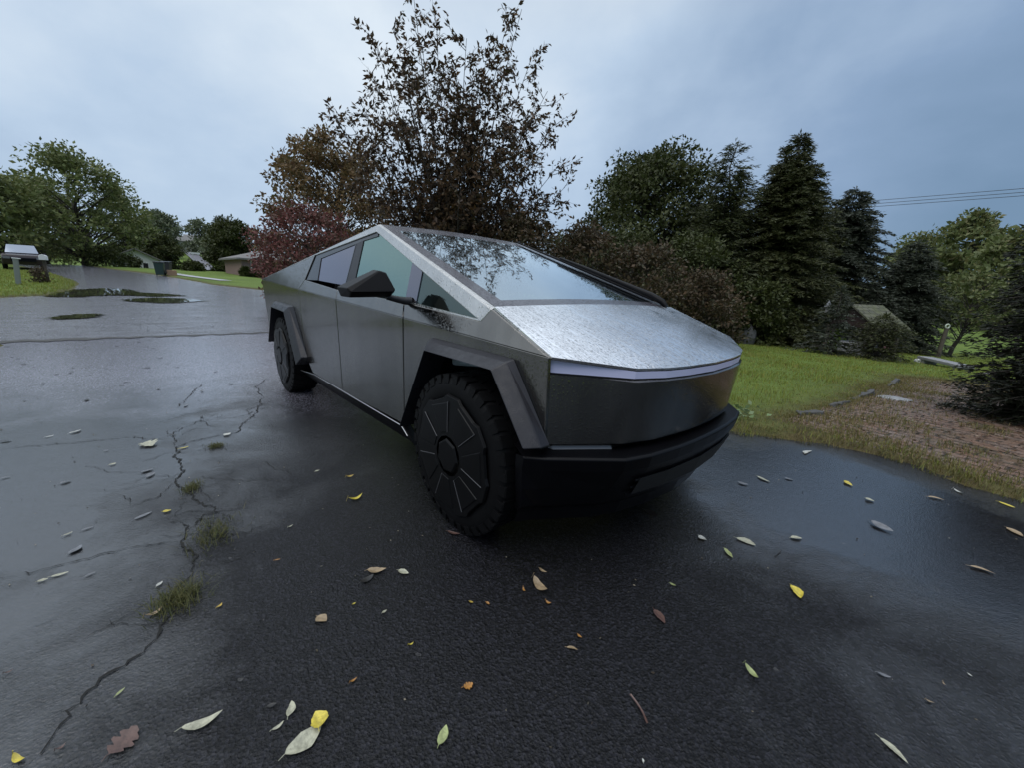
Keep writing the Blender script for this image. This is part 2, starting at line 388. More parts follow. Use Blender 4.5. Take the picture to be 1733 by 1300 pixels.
# patio of small pavers littered with brown needles
def patiomat():
    t = NT('littered pavers'); v = t.pos()
    rot = t.n.new('ShaderNodeMapping'); rot.inputs['Rotation'].default_value = (0,0,R_(12)); t.l.new(v, rot.inputs['Vector'])
    b = t.n.new('ShaderNodeTexBrick'); t.l.new(rot.outputs[0], b.inputs['Vector'])
    b.inputs['Scale'].default_value = 1; b.inputs['Brick Width'].default_value = .24; b.inputs['Row Height'].default_value = .12; b.inputs['Mortar Size'].default_value = .014
    b.inputs['Color1'].default_value = (.20,.118,.08,1); b.inputs['Color2'].default_value = (.25,.185,.155,1); b.inputs['Mortar'].default_value = (.03,.022,.014,1)
    n = t.noise(v, 5, 5, .7); n2 = t.noise(v, 38, 4, .75); n3 = t.noise(v, 1.3, 3)
    litter = t.ramp(n2, [(.25, (.07,.034,.020)), (.5, (.22,.108,.060)), (.75, (.34,.225,.155))])
    c = t.mixc(t.ramp(t.math('ADD', t.math('MULTIPLY', n, .6), t.math('MULTIPLY', n2, .5)), [(.53, 0.), (.68, 1.)]), b.outputs['Color'], litter)
    c = t.mixc(t.ramp(n3, [(.52, 0.), (.7, .75)]), c, (.05,.055,.018))
    h = t.math('ADD', t.math('MULTIPLY', b.outputs['Fac'], -.8), t.math('ADD', n2, t.math('MULTIPLY', n, .5)))
    n4 = t.noise(v, 15, 5, .75)
    c = t.mixc(t.ramp(n4, [(.36, .9), (.50, 0.)]), c, (.028,.018,.012))
    c = t.mixc(t.ramp(n4, [(.60, 0.), (.72, .7)]), c, (.42,.39,.40))  # pale lavender flecks painted in for wet glints
    return t.done(t.bsdf(c, t.ramp(n, [(.35, .15), (.65, .5)]), 0, .5, t.bump(h, .9, .03)))
Pp, Fp = grid(np.arange(.2, 5.4, .1), np.arange(2.2, 12.2, .1))
kp = (sdf(Pp, PATIO) < .5) & (sdf(Pp, DRIVE) > .02); Fp = Fp[kp[Fp].all(1)]
us_ = np.unique(Fp); mq = -np.ones(len(Pp), int); mq[us_] = np.arange(len(us_)); Pp = Pp[us_]
tag(link('patio', qmesh('patio', np.column_stack([Pp, hgt(Pp[:,0],Pp[:,1]) + .008 - .05*np.clip(1-sdf(Pp,DRIVE)/.25,0,1)]), mq[Fp]), patiomat()), kind='structure')

# far road up the hill, sidewalk
def ribbon(name, pts, z, mat, kind='structure'):
    mb = MB(); vs = []
    for i in range(len(pts)-1):
        (x0,y0,w0),(x1,y1,w1) = pts[i], pts[i+1]
        for k in range(12):
            t = k/12; vs.append((x0+(x1-x0)*t, y0+(y1-y0)*t, w0+(w1-w0)*t))
    vs.append(pts[-1]); V = []
    for i, (x, y, wd) in enumerate(vs):
        a = vs[max(i-1,0)]; b = vs[min(i+1,len(vs)-1)]; tx, ty = b[0]-a[0], b[1]-a[1]; L = math.hypot(tx,ty)
        nx, ny = -ty/L*wd/2, tx/L*wd/2
        V += [(x+nx, y+ny, H(x+nx,y+ny)+z), (x-nx, y-ny, H(x-nx,y-ny)+z)]
    mb.add(V, [(2*i, 2*i+1, 2*i+3, 2*i+2) for i in range(len(vs)-1)])
    return tag(mb.build(name, mat), kind=kind)
ribbon('hill_road', [(-70,4.2,3.6),(-90,6.2,3.6),(-108,7.9,3.4),(-137,9.4,2.9),(-165,10.4,3.2),(-191,10.9,4.0),(-210,9.0,5)], .45, simple('pale hill road asphalt', (.20,.195,.225), .35, 0, .15, 1.2, .01, 20))
ribbon('sidewalk', [(-45,-.2,.9),(-40,.9,.9),(-35,2.4,.9)], .09, simple('pale concrete', (.33,.33,.34), .6, 0, .2, 3, .002, 40))

# cracks in the driveway
crack_paths = [[(0.23,-2.54),(0.17,-2.51),(0.06,-2.43),(0.0,-2.33),(-0.09,-2.26),(-0.29,-2.21),(-0.43,-2.14),(-0.6,-2.14),(-0.71,-2.18),(-0.81,-2.14),(-0.96,-2.15)],[(-0.86,-2.78),(-0.83,-2.58),(-0.83,-2.4),(-0.79,-2.3),(-0.71,-2.18)],[(-0.81,-2.14),(-0.95,-2.06),(-0.93,-1.98)],[(-0.93,-1.98),(-1.19,-2.08),(-1.47,-2.13),(-1.66,-2.1),(-2.07,-2.15),(-2.25,-2.11),(-2.33,-1.93),(-2.33,-1.7),(-2.85,-1.48),(-3.46,-1.29)],[(-2.86,-3.1),(-2.83,-2.92),(-2.73,-2.63),(-2.67,-2.37),(-2.43,-2.14)],[(-2.25,-2.11),(-2.59,-2.13),(-2.84,-1.95),(-2.78,-1.64),(-2.99,-1.32)],[(-0.7,-2.08),(-0.62,-1.89),(-0.65,-1.75)],[(-0.43,-2.14),(-0.39,-1.98),(-0.42,-1.88)],[(-0.31,-2.22),(-0.25,-2.42),(-0.18,-2.51)],[(-3.46,-2.05),(-4.19,-1.85),(-4.47,-1.74)],[(-3.46,-1.29),(-4.01,-1.28),(-4.44,-1.03)]]
cwid = [.009,.0055,.007,.010,.006,.006,.005,.004,.0035,.008,.008]
mb = MB(); rr = random.Random(3)
for _k in range(34):     # hairline crazing round the broken-up places
    cx_, cy_ = rr.choice([(-2.3,-2.1),(-2.9,-1.7),(-3.6,-1.5),(-1.5,-2.1),(-.8,-2.15),(-4.3,-1.3)])
    x_, y_ = cx_+rr.gauss(0,.30), cy_+rr.gauss(0,.22); a_ = rr.uniform(0,6.28); pth_ = [(x_,y_)]
    for _j in range(rr.randint(2,5)):
        a_ += rr.gauss(0,.6); x_ += .11*math.cos(a_); y_ += .11*math.sin(a_); pth_.append((x_,y_))
    crack_paths.append(pth_); cwid.append(rr.uniform(.0025,.005))
for path, wd in zip(crack_paths, cwid):
    pts = []
    side_ = 0
    for (x0,y0),(x1,y1) in zip(path, path[1:]):
        L = math.hypot(x1-x0, y1-y0); n = max(2, int(L/.018))
        for k in range(n):
            t = k/n; j = .004; side_ = side_*.8 + rr.gauss(0,.007)
            pts.append((x0+(x1-x0)*t+rr.gauss(0,j)+side_*(y1-y0)/L, y0+(y1-y0)*t+rr.gauss(0,j)-side_*(x1-x0)/L))
    V = []
    for i, (x, y) in enumerate(pts):
        a = pts[max(i-1,0)]; b = pts[min(i+1,len(pts)-1)]; tx, ty = b[0]-a[0], b[1]-a[1]; L = math.hypot(tx,ty) or 1
        hw = wd/2*rr.uniform(.25,1.5)*(1 if 3 < i < len(pts)-3 else .4)
        V += [(x-ty/L*hw, y+tx/L*hw, .004), (x+ty/L*hw, y-tx/L*hw, .004)]
    mb.add(V, [(2*i,2*i+1,2*i+3,2*i+2) for i in range(len(pts)-1)])
tag(mb.build('driveway_cracks', simple('crack grit', (.008,.008,.007), .95, 0, .4, 40)), kind='structure')
# seam between driveway and street, with silt
mb = MB(); V = []; rr = random.Random(8); n = 90
for i in range(n+1):
    y = -4.3 + 7.0*i/n; x = -9.72 + .05*math.sin(i*.9) + rr.gauss(0,.02); hw = (.07 + .06*rr.random()) * (1.7 if i < 18 else 1)
    V += [(x-hw, y, H(x-hw,y)+.012), (x+hw, y, .012)]
mb.add(V, [(2*i,2*i+1,2*i+3,2*i+2) for i in range(n)])
tag(mb.build('street_gutter', simple('wet silt', (.022,.018,.012), .5, 0, .5, 9, .01, 40)), kind='structure')
# puddles
def puddlemat():
    t = NT('puddle water'); v = t.pos()
    return t.done(t.bsdf((.030,.032,.021), .02, 0, .5, t.bump(t.noise(v, 5, 2), .02, .01), extra={'IOR': 1.33}))
pm = puddlemat()
def puddle(pts):
    mb = MB(); n = len(pts); V = []; rr = random.Random(n)
    for i in range(n):
        a, b, c, d = (Vector(pts[(i+k) % n]) for k in (-1,0,1,2))
        for k in range(6):
            t = k/6; q = .5*((2*b)+(c-a)*t+(2*a-5*b+4*c-d)*t*t+(3*b-a-3*c+d)*t**3)
            wv = .10*math.sin(2.1*(6*i+k)) + .07*math.sin(5.3*(6*i+k)+1); V.append((q.x+rr.gauss(0,.05), q.y+wv+rr.gauss(0,.05)))
    z = max(H(x,y) for x, y in V) + .006
    zc = sum(H(x,y) for x, y in V)/len(V) + .02
    mb.add([(x, y, H(x,y)+.014) for x, y in V], [tuple(range(len(V)))])
    tag(mb.build('puddle', pm), kind='structure')
puddle([(-20.0,-4.85),(-19.9,-4.0),(-20.9,-3.0),(-20.6,-1.9),(-21.2,-.9),(-22.0,-1.3),(-22.8,-2.4),(-24.5,-2.7),(-24.6,-3.7),(-23.2,-4.4),(-21.6,-4.7)])
puddle([(-18.8,-2.8),(-17.9,-2.2),(-17.7,-1.5),(-18.6,-.5),(-19.4,-.7),(-19.9,-1.6),(-19.4,-2.4)])
puddle([(-13.4,-3.95),(-13.2,-3.6),(-13.5,-3.2),(-14.2,-3.2),(-14.1,-3.7)])

# ------------------------------------------------------------------ pickup truck
truck = empty('pickup_truck', (0,0,0))
tag(truck, 'angular stainless steel electric pickup parked on the wet driveway in the middle of the photo', 'pickup truck')
S2 = (-1, 1)            # -1 is the side nearest the photographer
def belt(x): return 1.302 - (x + 4.583)*.04783
def ylow(x, z): return .978 - .00838*(x+4.583) + .02953*(z-1.302)
BR = Vector((-4.583,.978,1.302)); AP = Vector((-1.472,.740,1.761)); H0 = Vector((.581,.927,1.055)); WB = Vector((.136,.878,1.227))
nU = (AP-BR).cross(H0-BR).normalized()
if nU.y < 0: nU = -nU
def yup(x, z): return BR.y + (-(nU.x*(x-BR.x) + nU.z*(z-BR.z)))/nU.y
def low(pts, s, off=0): return [(x, s*(ylow(x,z)+off), z) for x, z in pts]
def upp(pts, s, off=0): return [(x, s*(yup(x,z)+off), z) for x, z in pts]
def panel(mb, polys, s, th=.018):
    for p in polys: mb.prism(p, (0, -s*th, 0))
WRb, WRt, WAp, WFr = (-2.836,1.321), (-2.749,1.560), (-1.468,1.705), (.077,1.159)
mirb, seamU = (-.733,1.211), (-1.906,1.251)
g = .003
for s in S2:
    # fender with the strip up to the hood
    mb = MB(); panel(mb, [low([(-.690+g,belt(-.690)),(.581,1.055),(.578,.656),(.555,.654),(.308,.985),(-.386,1.0),(-.70,.46),(-.742+g,.40)], s),
                          upp([(-.690+g,belt(-.690)),(.581,1.055),(.136,1.224),(.077,1.159),(-.733+g,1.211)], s)], s)
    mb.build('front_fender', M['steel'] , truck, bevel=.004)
    mb = MB(); panel(mb, [low([(-1.882+g,belt(-1.882)),(-.696-g,belt(-.696)),(-.744-g,.379),(-1.906+g,.365)], s),
                          upp([(-1.882+g,belt(-1.882)),(-.696-g,belt(-.696)),(-.733-g,1.211),(-1.906+g,1.251)], s)], s)
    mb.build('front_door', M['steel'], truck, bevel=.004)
    mb = MB(); panel(mb, [low([(-2.947,belt(-2.947)),(-1.888-g,belt(-1.888)),(-1.912-g,.365),(-2.75,.375),(-2.947,.53)], s),
                          upp([(-2.947,belt(-2.947)),(-1.888-g,belt(-1.888)),(-1.906-g,1.251),(-2.836,1.321)], s)], s)
    mb.build('rear_door', M['steel'], truck, bevel=.004)
    mb = MB(); panel(mb, [low([(-4.583,1.302),(-2.953,belt(-2.953)),(-2.953,.54),(-2.996,.565),(-3.175,.99),(-4.047,1.03),(-4.36,.66),(-4.505,.675)], s),
                          upp([(-4.583,1.302),(-2.953,belt(-2.953)),(-2.84,1.321),(-2.749,1.56)], s)], s)
    mb.build('bed_side', M['steel'], truck, bevel=.004)
    # roof rail: from the rear corner over the apex down to the hood
    mb = MB()
    panel(mb, [upp([(-4.583,1.302),(-2.749,1.56),(-1.468,1.705),(-1.472,1.761)], s),
               upp([(-1.472,1.761),(-1.468,1.705),(.077,1.159),(.136,1.224)], s)], s)
    # inward lip to the windscreen
    lip = [(-1.472, s*.740, 1.761), (.136, s*.878, 1.227), (.136, s*.852, 1.232), (-1.472, s*.715, 1.766)]
    mb.prism(lip, (0,0,-.012))
    mb.build('roof_rail', M['steel_skylit'], truck, bevel=.004)
    # window surround, set back
    mb = MB(); mb.prism(upp([(-2.85,1.315),(-2.76,1.565),(-1.468,1.715),(.10,1.158),(-.70,1.19)], s, -.034), (0, -s*.004, 0))
    fr = mb  # dark rubber backing is built as strips round the panes
    mb = MB()
    def strip(pts, wd=.0, off=-.010):
        mb.prism(upp(pts, s, off), (0, -s*.012, 0))
    strip([(-2.836,1.321),(-2.749,1.560),(-2.572,1.528),(-2.493,1.322)])
    strip([(-2.749,1.560),(-1.468,1.705),(-1.43,1.672),(-1.687,1.650),(-1.81,1.632),(-2.572,1.528)])
    strip([(-1.798,1.288),(-1.825,1.632),(-1.812,1.632),(-1.785,1.288)], off=-.008)
    mb.build('window_surround', M['gloss'], truck)
    def pane(name, pts, mat, off=-.016):
        m2 = MB(); m2.add(upp(pts, s, off), [tuple(range(len(pts)))])
        return m2.build(name, mat, truck)
    pane('rear_window', [(-2.493,1.321),(-2.572,1.531),(-1.822,1.633),(-1.800,1.290)], M['glass_rear'])
    pane('front_window', [(-1.618,1.285),(-1.684,1.652),(-1.42,1.680),(-.809,1.478),(-.757,1.222)], M['glass_side'])
    pane('quarter_window', [(-.602,1.20),(-.637,1.404),(.085,1.160)], M['glass_quarter'])
    m2 = MB(); m2.prism(upp([(-1.785,1.288),(-1.812,1.632),(-1.687,1.652),(-1.621,1.288)], s, -.010), (0,-s*.012,0))
    m2.build('door_pillar', M['plastic'], truck)
    m2 = MB(); m2.prism(upp([(-.745,1.222),(-.798,1.475),(-.637,1.404),(-.602,1.20)], s, -.010), (0,-s*.012,0))
    m2.build('quarter_pillar', M['glass_rear'], truck)
    # ledge under the quarter window, paler steel standing in for caught light
    m2 = MB(); m2.prism(upp([(-.74,1.211),(.077,1.160),(.06,1.169),(-.74,1.220)], s, -.003), (0,-s*.012,0)); m2.build('window_sill', M['steel_skylit'], truck)
    # flares
    def flare(E0, E1, y0, y1, ex):
        m2 = MB(); n = len(E0)
        a = [(x, s*y0, z) for x, z in E0]; b = [(x, s*y1, z) for x, z in E1]
        c = [(x+ex[i][0], s*(ylow(x,z)+.002), z+ex[i][1]) for i, (x, z) in enumerate(E1)]
        d = [(x, s*(y0-.16), z) for x, z in E0]
        V = d + a + b + c
        Fc = []
        for L in range(3):
            for i in range(n-1): Fc.append((L*n+i, L*n+i+1, (L+1)*n+i+1, (L+1)*n+i))
        Fc += [(0, n, 2*n, 3*n), (n-1, 2*n-1, 3*n-1, 4*n-1)]
        m2.add(V, Fc); return m2.build('wheel_flare', M['wetplastic'], truck, bevel=.006)
    flare([(-.60,.42),(-.272,.970),(.322,.965),(.559,.660)], [(-.67,.43),(-.330,1.015),(.357,1.003),(.612,.668)], 1.03, .97, [(-.01,0),(-.005,.015),(.012,.012),(.0,0)])
    flare([(-4.24,.52),(-3.907,.984),(-3.324,.966),(-2.98,.43)], [(-4.30,.56),(-3.93,1.041),(-3.258,1.025),(-2.90,.52)], 1.04, 1.0, [(-.02,.0),(-.02,.012),(.05,.012),(.02,0)])
    # rocker
    m2 = MB(); m2.prism([(-3.3,s*.90,.285),(-2.72,s*.925,.362),(-.785,s*.912,.356),(-.62,s*.90,.24),(-.62,s*.82,.20),(-3.1,s*.82,.20)], (0,-s*.06,0)); m2.build('rocker_panel', M['black'], truck, bevel=.006)
    m2 = MB(); m2.tube([(-3.40,s*.935,.305),(-2.711,s*.936,.365),(-.784,s*.922,.359),(-.70,s*.918,.305)], .0045, 6); m2.build('sill_highlight', M['trim'], truck)  # thin bright tube drawn in place of the rocker's edge highlight

# liner under panels (dark gaps, wheel wells, floor)
mb = MB()
for s in S2:
    mb.prism([(-4.40,s*.88,.72),(-4.45,s*.90,1.26),(.50,s*.86,1.02),(.52,s*.86,.66),(.40,s*.86,.66),(.28,s*.86,.97),(-.37,s*.86,.98),(-.66,s*.86,.40),(-2.9,s*.88,.42),(-3.15,s*.88,.98),(-4.03,s*.88,1.0)], (0,-s*.012,0))
    for xc, zt in ((0,.98),(-3.635,1.0)):
        mb.prism([(xc-.72,s*.62,.35),(xc-.40,s*.62,zt),(xc+.40,s*.62,zt-.01),(xc+.60,s*.62,.40)], (0,-s*.02,0))
        mb.add([(xc-.60,s*.62,.45),(xc-.60,s*.93,.45),(xc-.38,s*.93,zt),(xc-.38,s*.62,zt),(xc+.38,s*.62,zt-.02),(xc+.38,s*.93,zt-.02),(xc+.57,s*.93,.64),(xc+.57,s*.62,.64)], [(0,1,2,3),(3,2,5,4),(4,5,6,7)])
mb.box((-1.9,0,.36),(4.9,1.22,.16)); mb.box((-1.9,0,.50),(2.0,1.7,.10)); mb.box((.2,0,.60),(.6,1.2,.5)); mb.box((-4.0,0,.8),(.9,1.2,.5))
mb.build('underbody', M['void'], truck)
# tail and bed cover
mb = MB(); mb.prism([(-4.583,-.96,1.30),(-4.583,.96,1.30),(-4.50,.94,.70),(-4.50,-.94,.70)], (.02,0,0)); mb.build('tailgate', M['steel'], truck, bevel=.004)
mb = MB(); mb.prism([(-4.56,-.93,1.292),(-4.56,.93,1.292),(-1.75,.72,1.705),(-1.75,-.72,1.705)], (0,0,-.02)); mb.build('bed_cover', M['black'], truck)
mb = MB(); mb.prism([(-4.50,-.93,.70),(-4.72,-.80,.66),(-4.72,.80,.66),(-4.50,.93,.70),(-4.40,.90,.52),(-4.40,-.90,.52)], (0,0,-.10)); mb.build('rear_bumper', M['black'], truck, bevel=.008)
mb = MB(); mb.prism([(-1.76,-.715,1.716),(-1.76,.715,1.716),(-1.472,.715,1.762),(-1.472,-.715,1.762)], (0,0,-.02)); mb.build('roof_panel', M['gloss'], truck)

# windscreen: frit border + coated pane
def ws(u_, v_, lift=0):
    """u 0..1 across from the near side, v 0..1 from the ridge down to the hood"""
    yt, yb = .716, .853
    y = (1-v_)*yt + v_*yb; x = -1.474 + v_*(1.610); z = 1.764 + v_*(1.2325-1.764)
    bow = .018*math.sin(math.pi*u_)
    return (x + bow*.3, (u_*2-1)*y, z + bow + lift)
def wspatch(us, vs, lift=0):
    m2 = MB(); n, k = len(us), len(vs)
    m2.add([ws(a, b, lift) for a in us for b in vs], [(i*k+j, (i+1)*k+j, (i+1)*k+j+1, i*k+j+1) for i in range(n-1) for j in range(k-1)], True)
    return m2
fu = [i/24 for i in range(25)]; fv = [0,.045,.1,.2,.3,.4,.5,.6,.7,.8,.9,.955,.985,1]
u0, u1, v0, v1 = .055, .945, .10, .945
lin = lambda a, b, n: [a+(b-a)*i/n for i in range(n+1)]
wspatch(lin(u0,u1,20), lin(v0,v1,12)).build('windscreen', M['glass_wind'], truck)
fm = MB()
for us, vs in ((lin(0,u0,2), lin(0,1,12)), (lin(u1,1,2), lin(0,1,12)), (lin(u0,u1,20), lin(0,v0,2)), (lin(u0,u1,20), lin(v1,1,2))):
    q = wspatch(us, vs); fm.add(q.v, q.f, True)
fm.build('windscreen_border', M['frit'], truck)
# hood
def frontx(y):
    return float(np.interp(abs(y), [0,.25,.42,.595,.927], [.885,.873,.848,.795,.585]))
def frontz(y):
    return float(np.interp(abs(y), [0,.42,.595,.927], [1.000,1.004,1.009,1.055]))
yy = [-.918,-.76,-.595,-.50,-.42,-.33,-.25,-.12,0,.12,.25,.33,.42,.50,.595,.76,.918]
def hoodrow(t):
    out = []
    for y in yy:
        k = y/.918; yb = k*.871
        xb, zb = .142, 1.2325 + .018*math.sin(math.pi*(k+1)/2)*.9
        xf, zf = frontx(y), frontz(y)
        out.append((xb+(xf-xb)*t, yb+(y-yb)*t, zb+(zf-zb)*t + .004 + .012*math.sin(math.pi*t)*math.cos(k*math.pi/2)))
    return out
mb = MB(); n = len(yy); ts = [0,.15,.3,.45,.6,.75,.9,1]; V = []
for t in ts: V += hoodrow(t)
mb.add(V, [(j*n+i, j*n+i+1, (j+1)*n+i+1, (j+1)*n+i) for j in range(len(ts)-1) for i in range(n-1)], True)
fr_ = hoodrow(1); mb.add(fr_ + [(x-.004, y, z-.012) for x, y, z in fr_], [(i, i+1, n+i+1, n+i) for i in range(n-1)])
for e in (0, n-1):
    side = [V[j*n+e] for j in range(len(ts))]; k = len(side)
    mb.add(side + [(x, y, z-.012) for x, y, z in side], [(i, i+1, k+i+1, k+i) for i in range(k-1)])
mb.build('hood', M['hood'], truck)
def band(name, ya, z0f, z1f, dx0, dx1, mat, parent=truck, bevel=0, extra=None):
    m2 = MB(); k = len(ya)
    t0 = [(frontx(y)+dx0, y, z0f(y)) for y in ya]; t1 = [(frontx(y)+dx1, y, z1f(y)) for y in ya]
    m2.add(t0+t1, [(i,i+1,k+i+1,k+i) for i in range(k-1)]); return m2
yb_ = [y*.905/.918 if abs(y) > .9 else y for y in yy]
drop = lambda y: .049 if abs(y) < .6 else .049 + .024*(abs(y)-.595)/.33
barx = lambda y: float(np.interp(abs(y), [0,.25,.42,.595,.905], [.880,.868,.843,.789,.560]))
def barstrip(zf0, zf1, dx):
    m3 = MB(); k3 = len(yb_)
    m3.add([(barx(y)+dx+.004, y, zf0(y)) for y in yb_] + [(barx(y)+dx, y, zf1(y)) for y in yb_], [(i,i+1,k3+i+1,k3+i) for i in range(k3-1)]); return m3
barstrip(lambda y: frontz(y)-.010, lambda y: frontz(y)-drop(y)+.006, 0).build('light_bar', M['lightbar'], truck)
m2 = barstrip(lambda y: frontz(y)-.006, lambda y: frontz(y)-.11, -.03)
q = barstrip(lambda y: frontz(y)-drop(y)+.006, lambda y: frontz(y)-drop(y)-.004, -.004); m2.add(q.v, q.f)
q = barstrip(lambda y: frontz(y)-.003, lambda y: frontz(y)-.010, -.002); m2.add(q.v, q.f)
m2.build('light_bar_housing', M['void'], truck)
# steel front panel: small chamfer ledge, then the face
ysf = [-.897,-.82,-.74,-.66,-.603,-.585,-.50,-.42,-.33,-.25,-.12,0,.12,.25,.33,.42,.50,.585,.603,.66,.74,.82,.897]
def sfx(y): return float(np.interp(abs(y), [0,.25,.42,.595,.897], [.890,.878,.853,.801,.553]))
def sbx(y): return float(np.interp(abs(y), [0,.17,.42,.595,.897], [.842,.838,.808,.755,.548]))
def stz(y): return float(np.interp(abs(y), [0,.595,.897], [.944,.951,.982]))
k = len(ysf); m2 = MB(); nr = 8
face = [(sfx(y)*(1-j/nr)+(sbx(y)+.010)*j/nr, y*(1-.008*j/nr), stz(y)*(1-j/nr)+.652*j/nr) for j in range(nr+1) for y in ysf]
m2.add(face, [(j*k+i, j*k+i+1, (j+1)*k+i+1, (j+1)*k+i) for j in range(nr) for i in range(k-1)], True)
m2.add([(sfx(y)-.022, y, stz(y)+.013) for y in ysf] + face[:k], [(i,i+1,k+i+1,k+i) for i in range(k-1)], True)
m2.add(face[-k:] + [(sbx(y), y*.99, .640) for y in ysf] + [(sbx(y)-.05, y*.985, .638) for y in ysf], [(j*k+i, j*k+i+1, (j+1)*k+i+1, (j+1)*k+i) for j in range(2) for i in range(k-1)], True)
m2.build('front_panel', M['steel'], truck)
m2 = MB(); m2.add([(sfx(y)-.040, y, stz(y)+.02) for y in ysf] + [(sbx(y)-.06, y, .56) for y in ysf], [(i,i+1,k+i+1,k+i) for i in range(k-1)]); m2.build('front_backing', M['void'], truck)
# lower bumper
yl = [-.996,-.93,-.646,-.50,-.40,-.28,-.14,0,.14,.28,.40,.50,.646,.93,.996]
def lx(y): return float(np.interp(abs(y), [0,.14,.28,.50,.646,.93,.996], [.905,.903,.895,.868,.827,.605,.535]))
def bx(y): return float(np.interp(abs(y), [0,.3,.57,.85,.96], [.815,.79,.735,.60,.50]))
k = len(yl); m2 = MB()
def ring(fx, z): return [(fx(y), y if z > .55 else y*.965, z) for y in yl]
rows_ = [[(lx(y)-.16, y*.93, .618) for y in yl], [(lx(y)-.012, y, .612) for y in yl], [(lx(y), y, .602) for y in yl], [(lx(y)-.014, y*.995, .545) for y in yl],
         [(lx(y)*.45+bx(y)*.55, y*.985, .44) for y in yl], [(bx(y), y*.965, .335) for y in yl], [(bx(y)-.035, y*.955, .30) for y in yl], [(bx(y)-.06, y*.95, .225) for y in yl]]
V = [p for rw in rows_ for p in rw]
m2.add(V, [(j*k+i, j*k+i+1, (j+1)*k+i+1, (j+1)*k+i) for j in range(len(rows_)-1) for i in range(k-1)])
# wrap to the wheel well
for e, s in ((0,-1),(k-1,1)):
    c_ = [rw[e] for rw in rows_[1:7]]
    m2.add(c_ + [(.47, s*.985, .600), (.47, s*.985,.59), (.47,s*.985,.54), (.46,s*.97,.44), (.45,s*.95,.33), (.40,s*.93,.30)], [(i,i+1,6+i+1,6+i) for i in range(5)])
m2.build('lower_bumper', M['black'], truck, bevel=.004)
m2 = MB()
m2.add([(lx(y)-.06+.063*(1-abs(y)*.0), y*.98, .50) for y in (-.5,-.3,0,.3,.5)] and [(lx(y)*.70+bx(y)*.30+.006, y, .485) for y in (-.52,-.3,0,.3,.52)] + [(lx(y)*.30+bx(y)*.70+.012, y, .385) for y in (-.52,-.3,0,.3,.52)],
       [(i,i+1,6+i,5+i) for i in range(4)])
m2.build('air_intake', M['void'], truck)
m2 = MB()
for z_ in (.475,.43,.385):
    t_ = (.545-z_)/.21
    m2.tube([((lx(y)-.01)*(1-t_)+bx(y)*t_+.006, y, z_) for y in (-.54,-.3,0,.3,.54)], .006, 6)
m2.build('intake_slat', M['black'], truck)
for s in S2:   # headlight lenses in the slot under the steel
    m2 = MB(); a, b = (.585, s*.845), (.745, s*.61)
    m2.prism([(a[0]-.03,a[1],.636),(b[0]-.03,b[1],.636),(b[0]-.02,b[1],.616),(a[0]-.02,a[1],.616)], (-.05,0,0)); m2.build('headlight', M['lamp'], truck, bevel=.003)
# wiper: one long arm along the far edge of the windscreen
def wsp(u_, v_, l): return Vector(ws(u_, v_, l))
m2 = MB(); m2.tube([wsp(.966,.02,.014), wsp(.966,.5,.020), wsp(.966,.94,.018)], [.008,.013,.012], 6); wip = m2.build('wiper_blade', M['black'], truck)
m2 = MB(); P_ = [wsp(.968,.36,.034), wsp(.968,.52,.040), wsp(.968,.80,.044), wsp(.968,.93,.044), wsp(.966,.985,.030), wsp(.965,1.005,.008)]
m2.tube(P_, [.011,.015,.018,.023,.024,.018], 8); m2.build('wiper_arm', M['black'], truck)
# side mirrors
for s in S2:
    m2 = MB()
    fr1 = [(-.68, 1.300, 1.296), (-.70, 1.066, 1.402), (-.70, 1.050, 1.398), (-.655, 1.018, 1.286), (-.645, 1.285, 1.285)]
    V = [(-.80,1.305,1.293),(-.79,1.080,1.405),(-.79,1.035,1.390),(-.79,1.010,1.25),(-.80,1.285,1.238),      # rear rim
         (-.66,1.298,1.288),(-.70,1.085,1.398),(-.69,1.042,1.388),(-.63,1.012,1.288),(-.63,1.03,1.272),(-.63,1.28,1.272),
         (-.69,1.018,1.244),(-.69,1.268,1.236)]
    V = [(x, s*y, z) for x, y, z in V]
    m2.add(V, [(0,1,2,3,4),(0,5,6,1),(1,6,7,2),(5,10,9,8,7,6),(2,7,8,3),(8,9,11,3),(9,10,12,11),(10,5,0,4,12),(3,11,12,4)])
    mir = m2.build('side_mirror', M['mirrorcap'], truck, bevel=.008)
    m2 = MB(); m2.prism([(-.803,s*1.29,1.29),(-.803,s*1.07,1.39),(-.803,s*1.03,1.375),(-.803,s*1.02,1.26),(-.803,s*1.275,1.25)], (-.003,0,0)); m2.build('mirror_glass', M['gloss'], mir)
    m2 = MB(); m2.tube([(-.70,s*1.04,1.245),(-.69,s*.985,1.232),(-.68,s*.93,1.222),(-.67,s*.89,1.222)], [.018,.020,.024,.026], 8); m2.build('mirror_arm', M['plastic'], mir)
# cabin interior
mb = MB(); mb.prism([(-.35,-.80,1.10),(-.35,.80,1.10),(.10,.80,1.16),(.10,-.80,1.16)], (0,0,-.25)); mb.build('dashboard', M['dash'], truck, bevel=.02)
for y_ in (-.42, .42):
    mb = MB(); mb.box((-1.35,y_,.80),(.55,.52,.16)); mb.box((-1.66,y_,1.10),(.14,.50,.55), Matrix.Rotation(R_(-14),3,'Y')); mb.box((-1.75,y_,1.46),(.09,.26,.17)); mb.build('front_seat', M['seat'], truck, bevel=.03)
mb = MB(); mb.box((-2.4,0,.82),(.5,1.4,.16)); mb.box((-2.62,0,1.10),(.12,1.4,.5)); mb.build('rear_seat', M['seat'], truck, bevel=.03)
mb = MB(); mb.lathe([(.17+.016*math.cos(a*math.pi/4), .016*math.sin(a*math.pi/4)) for a in range(9)], 24, 'z'); mb.box((0,0,0),(.30,.05,.02))
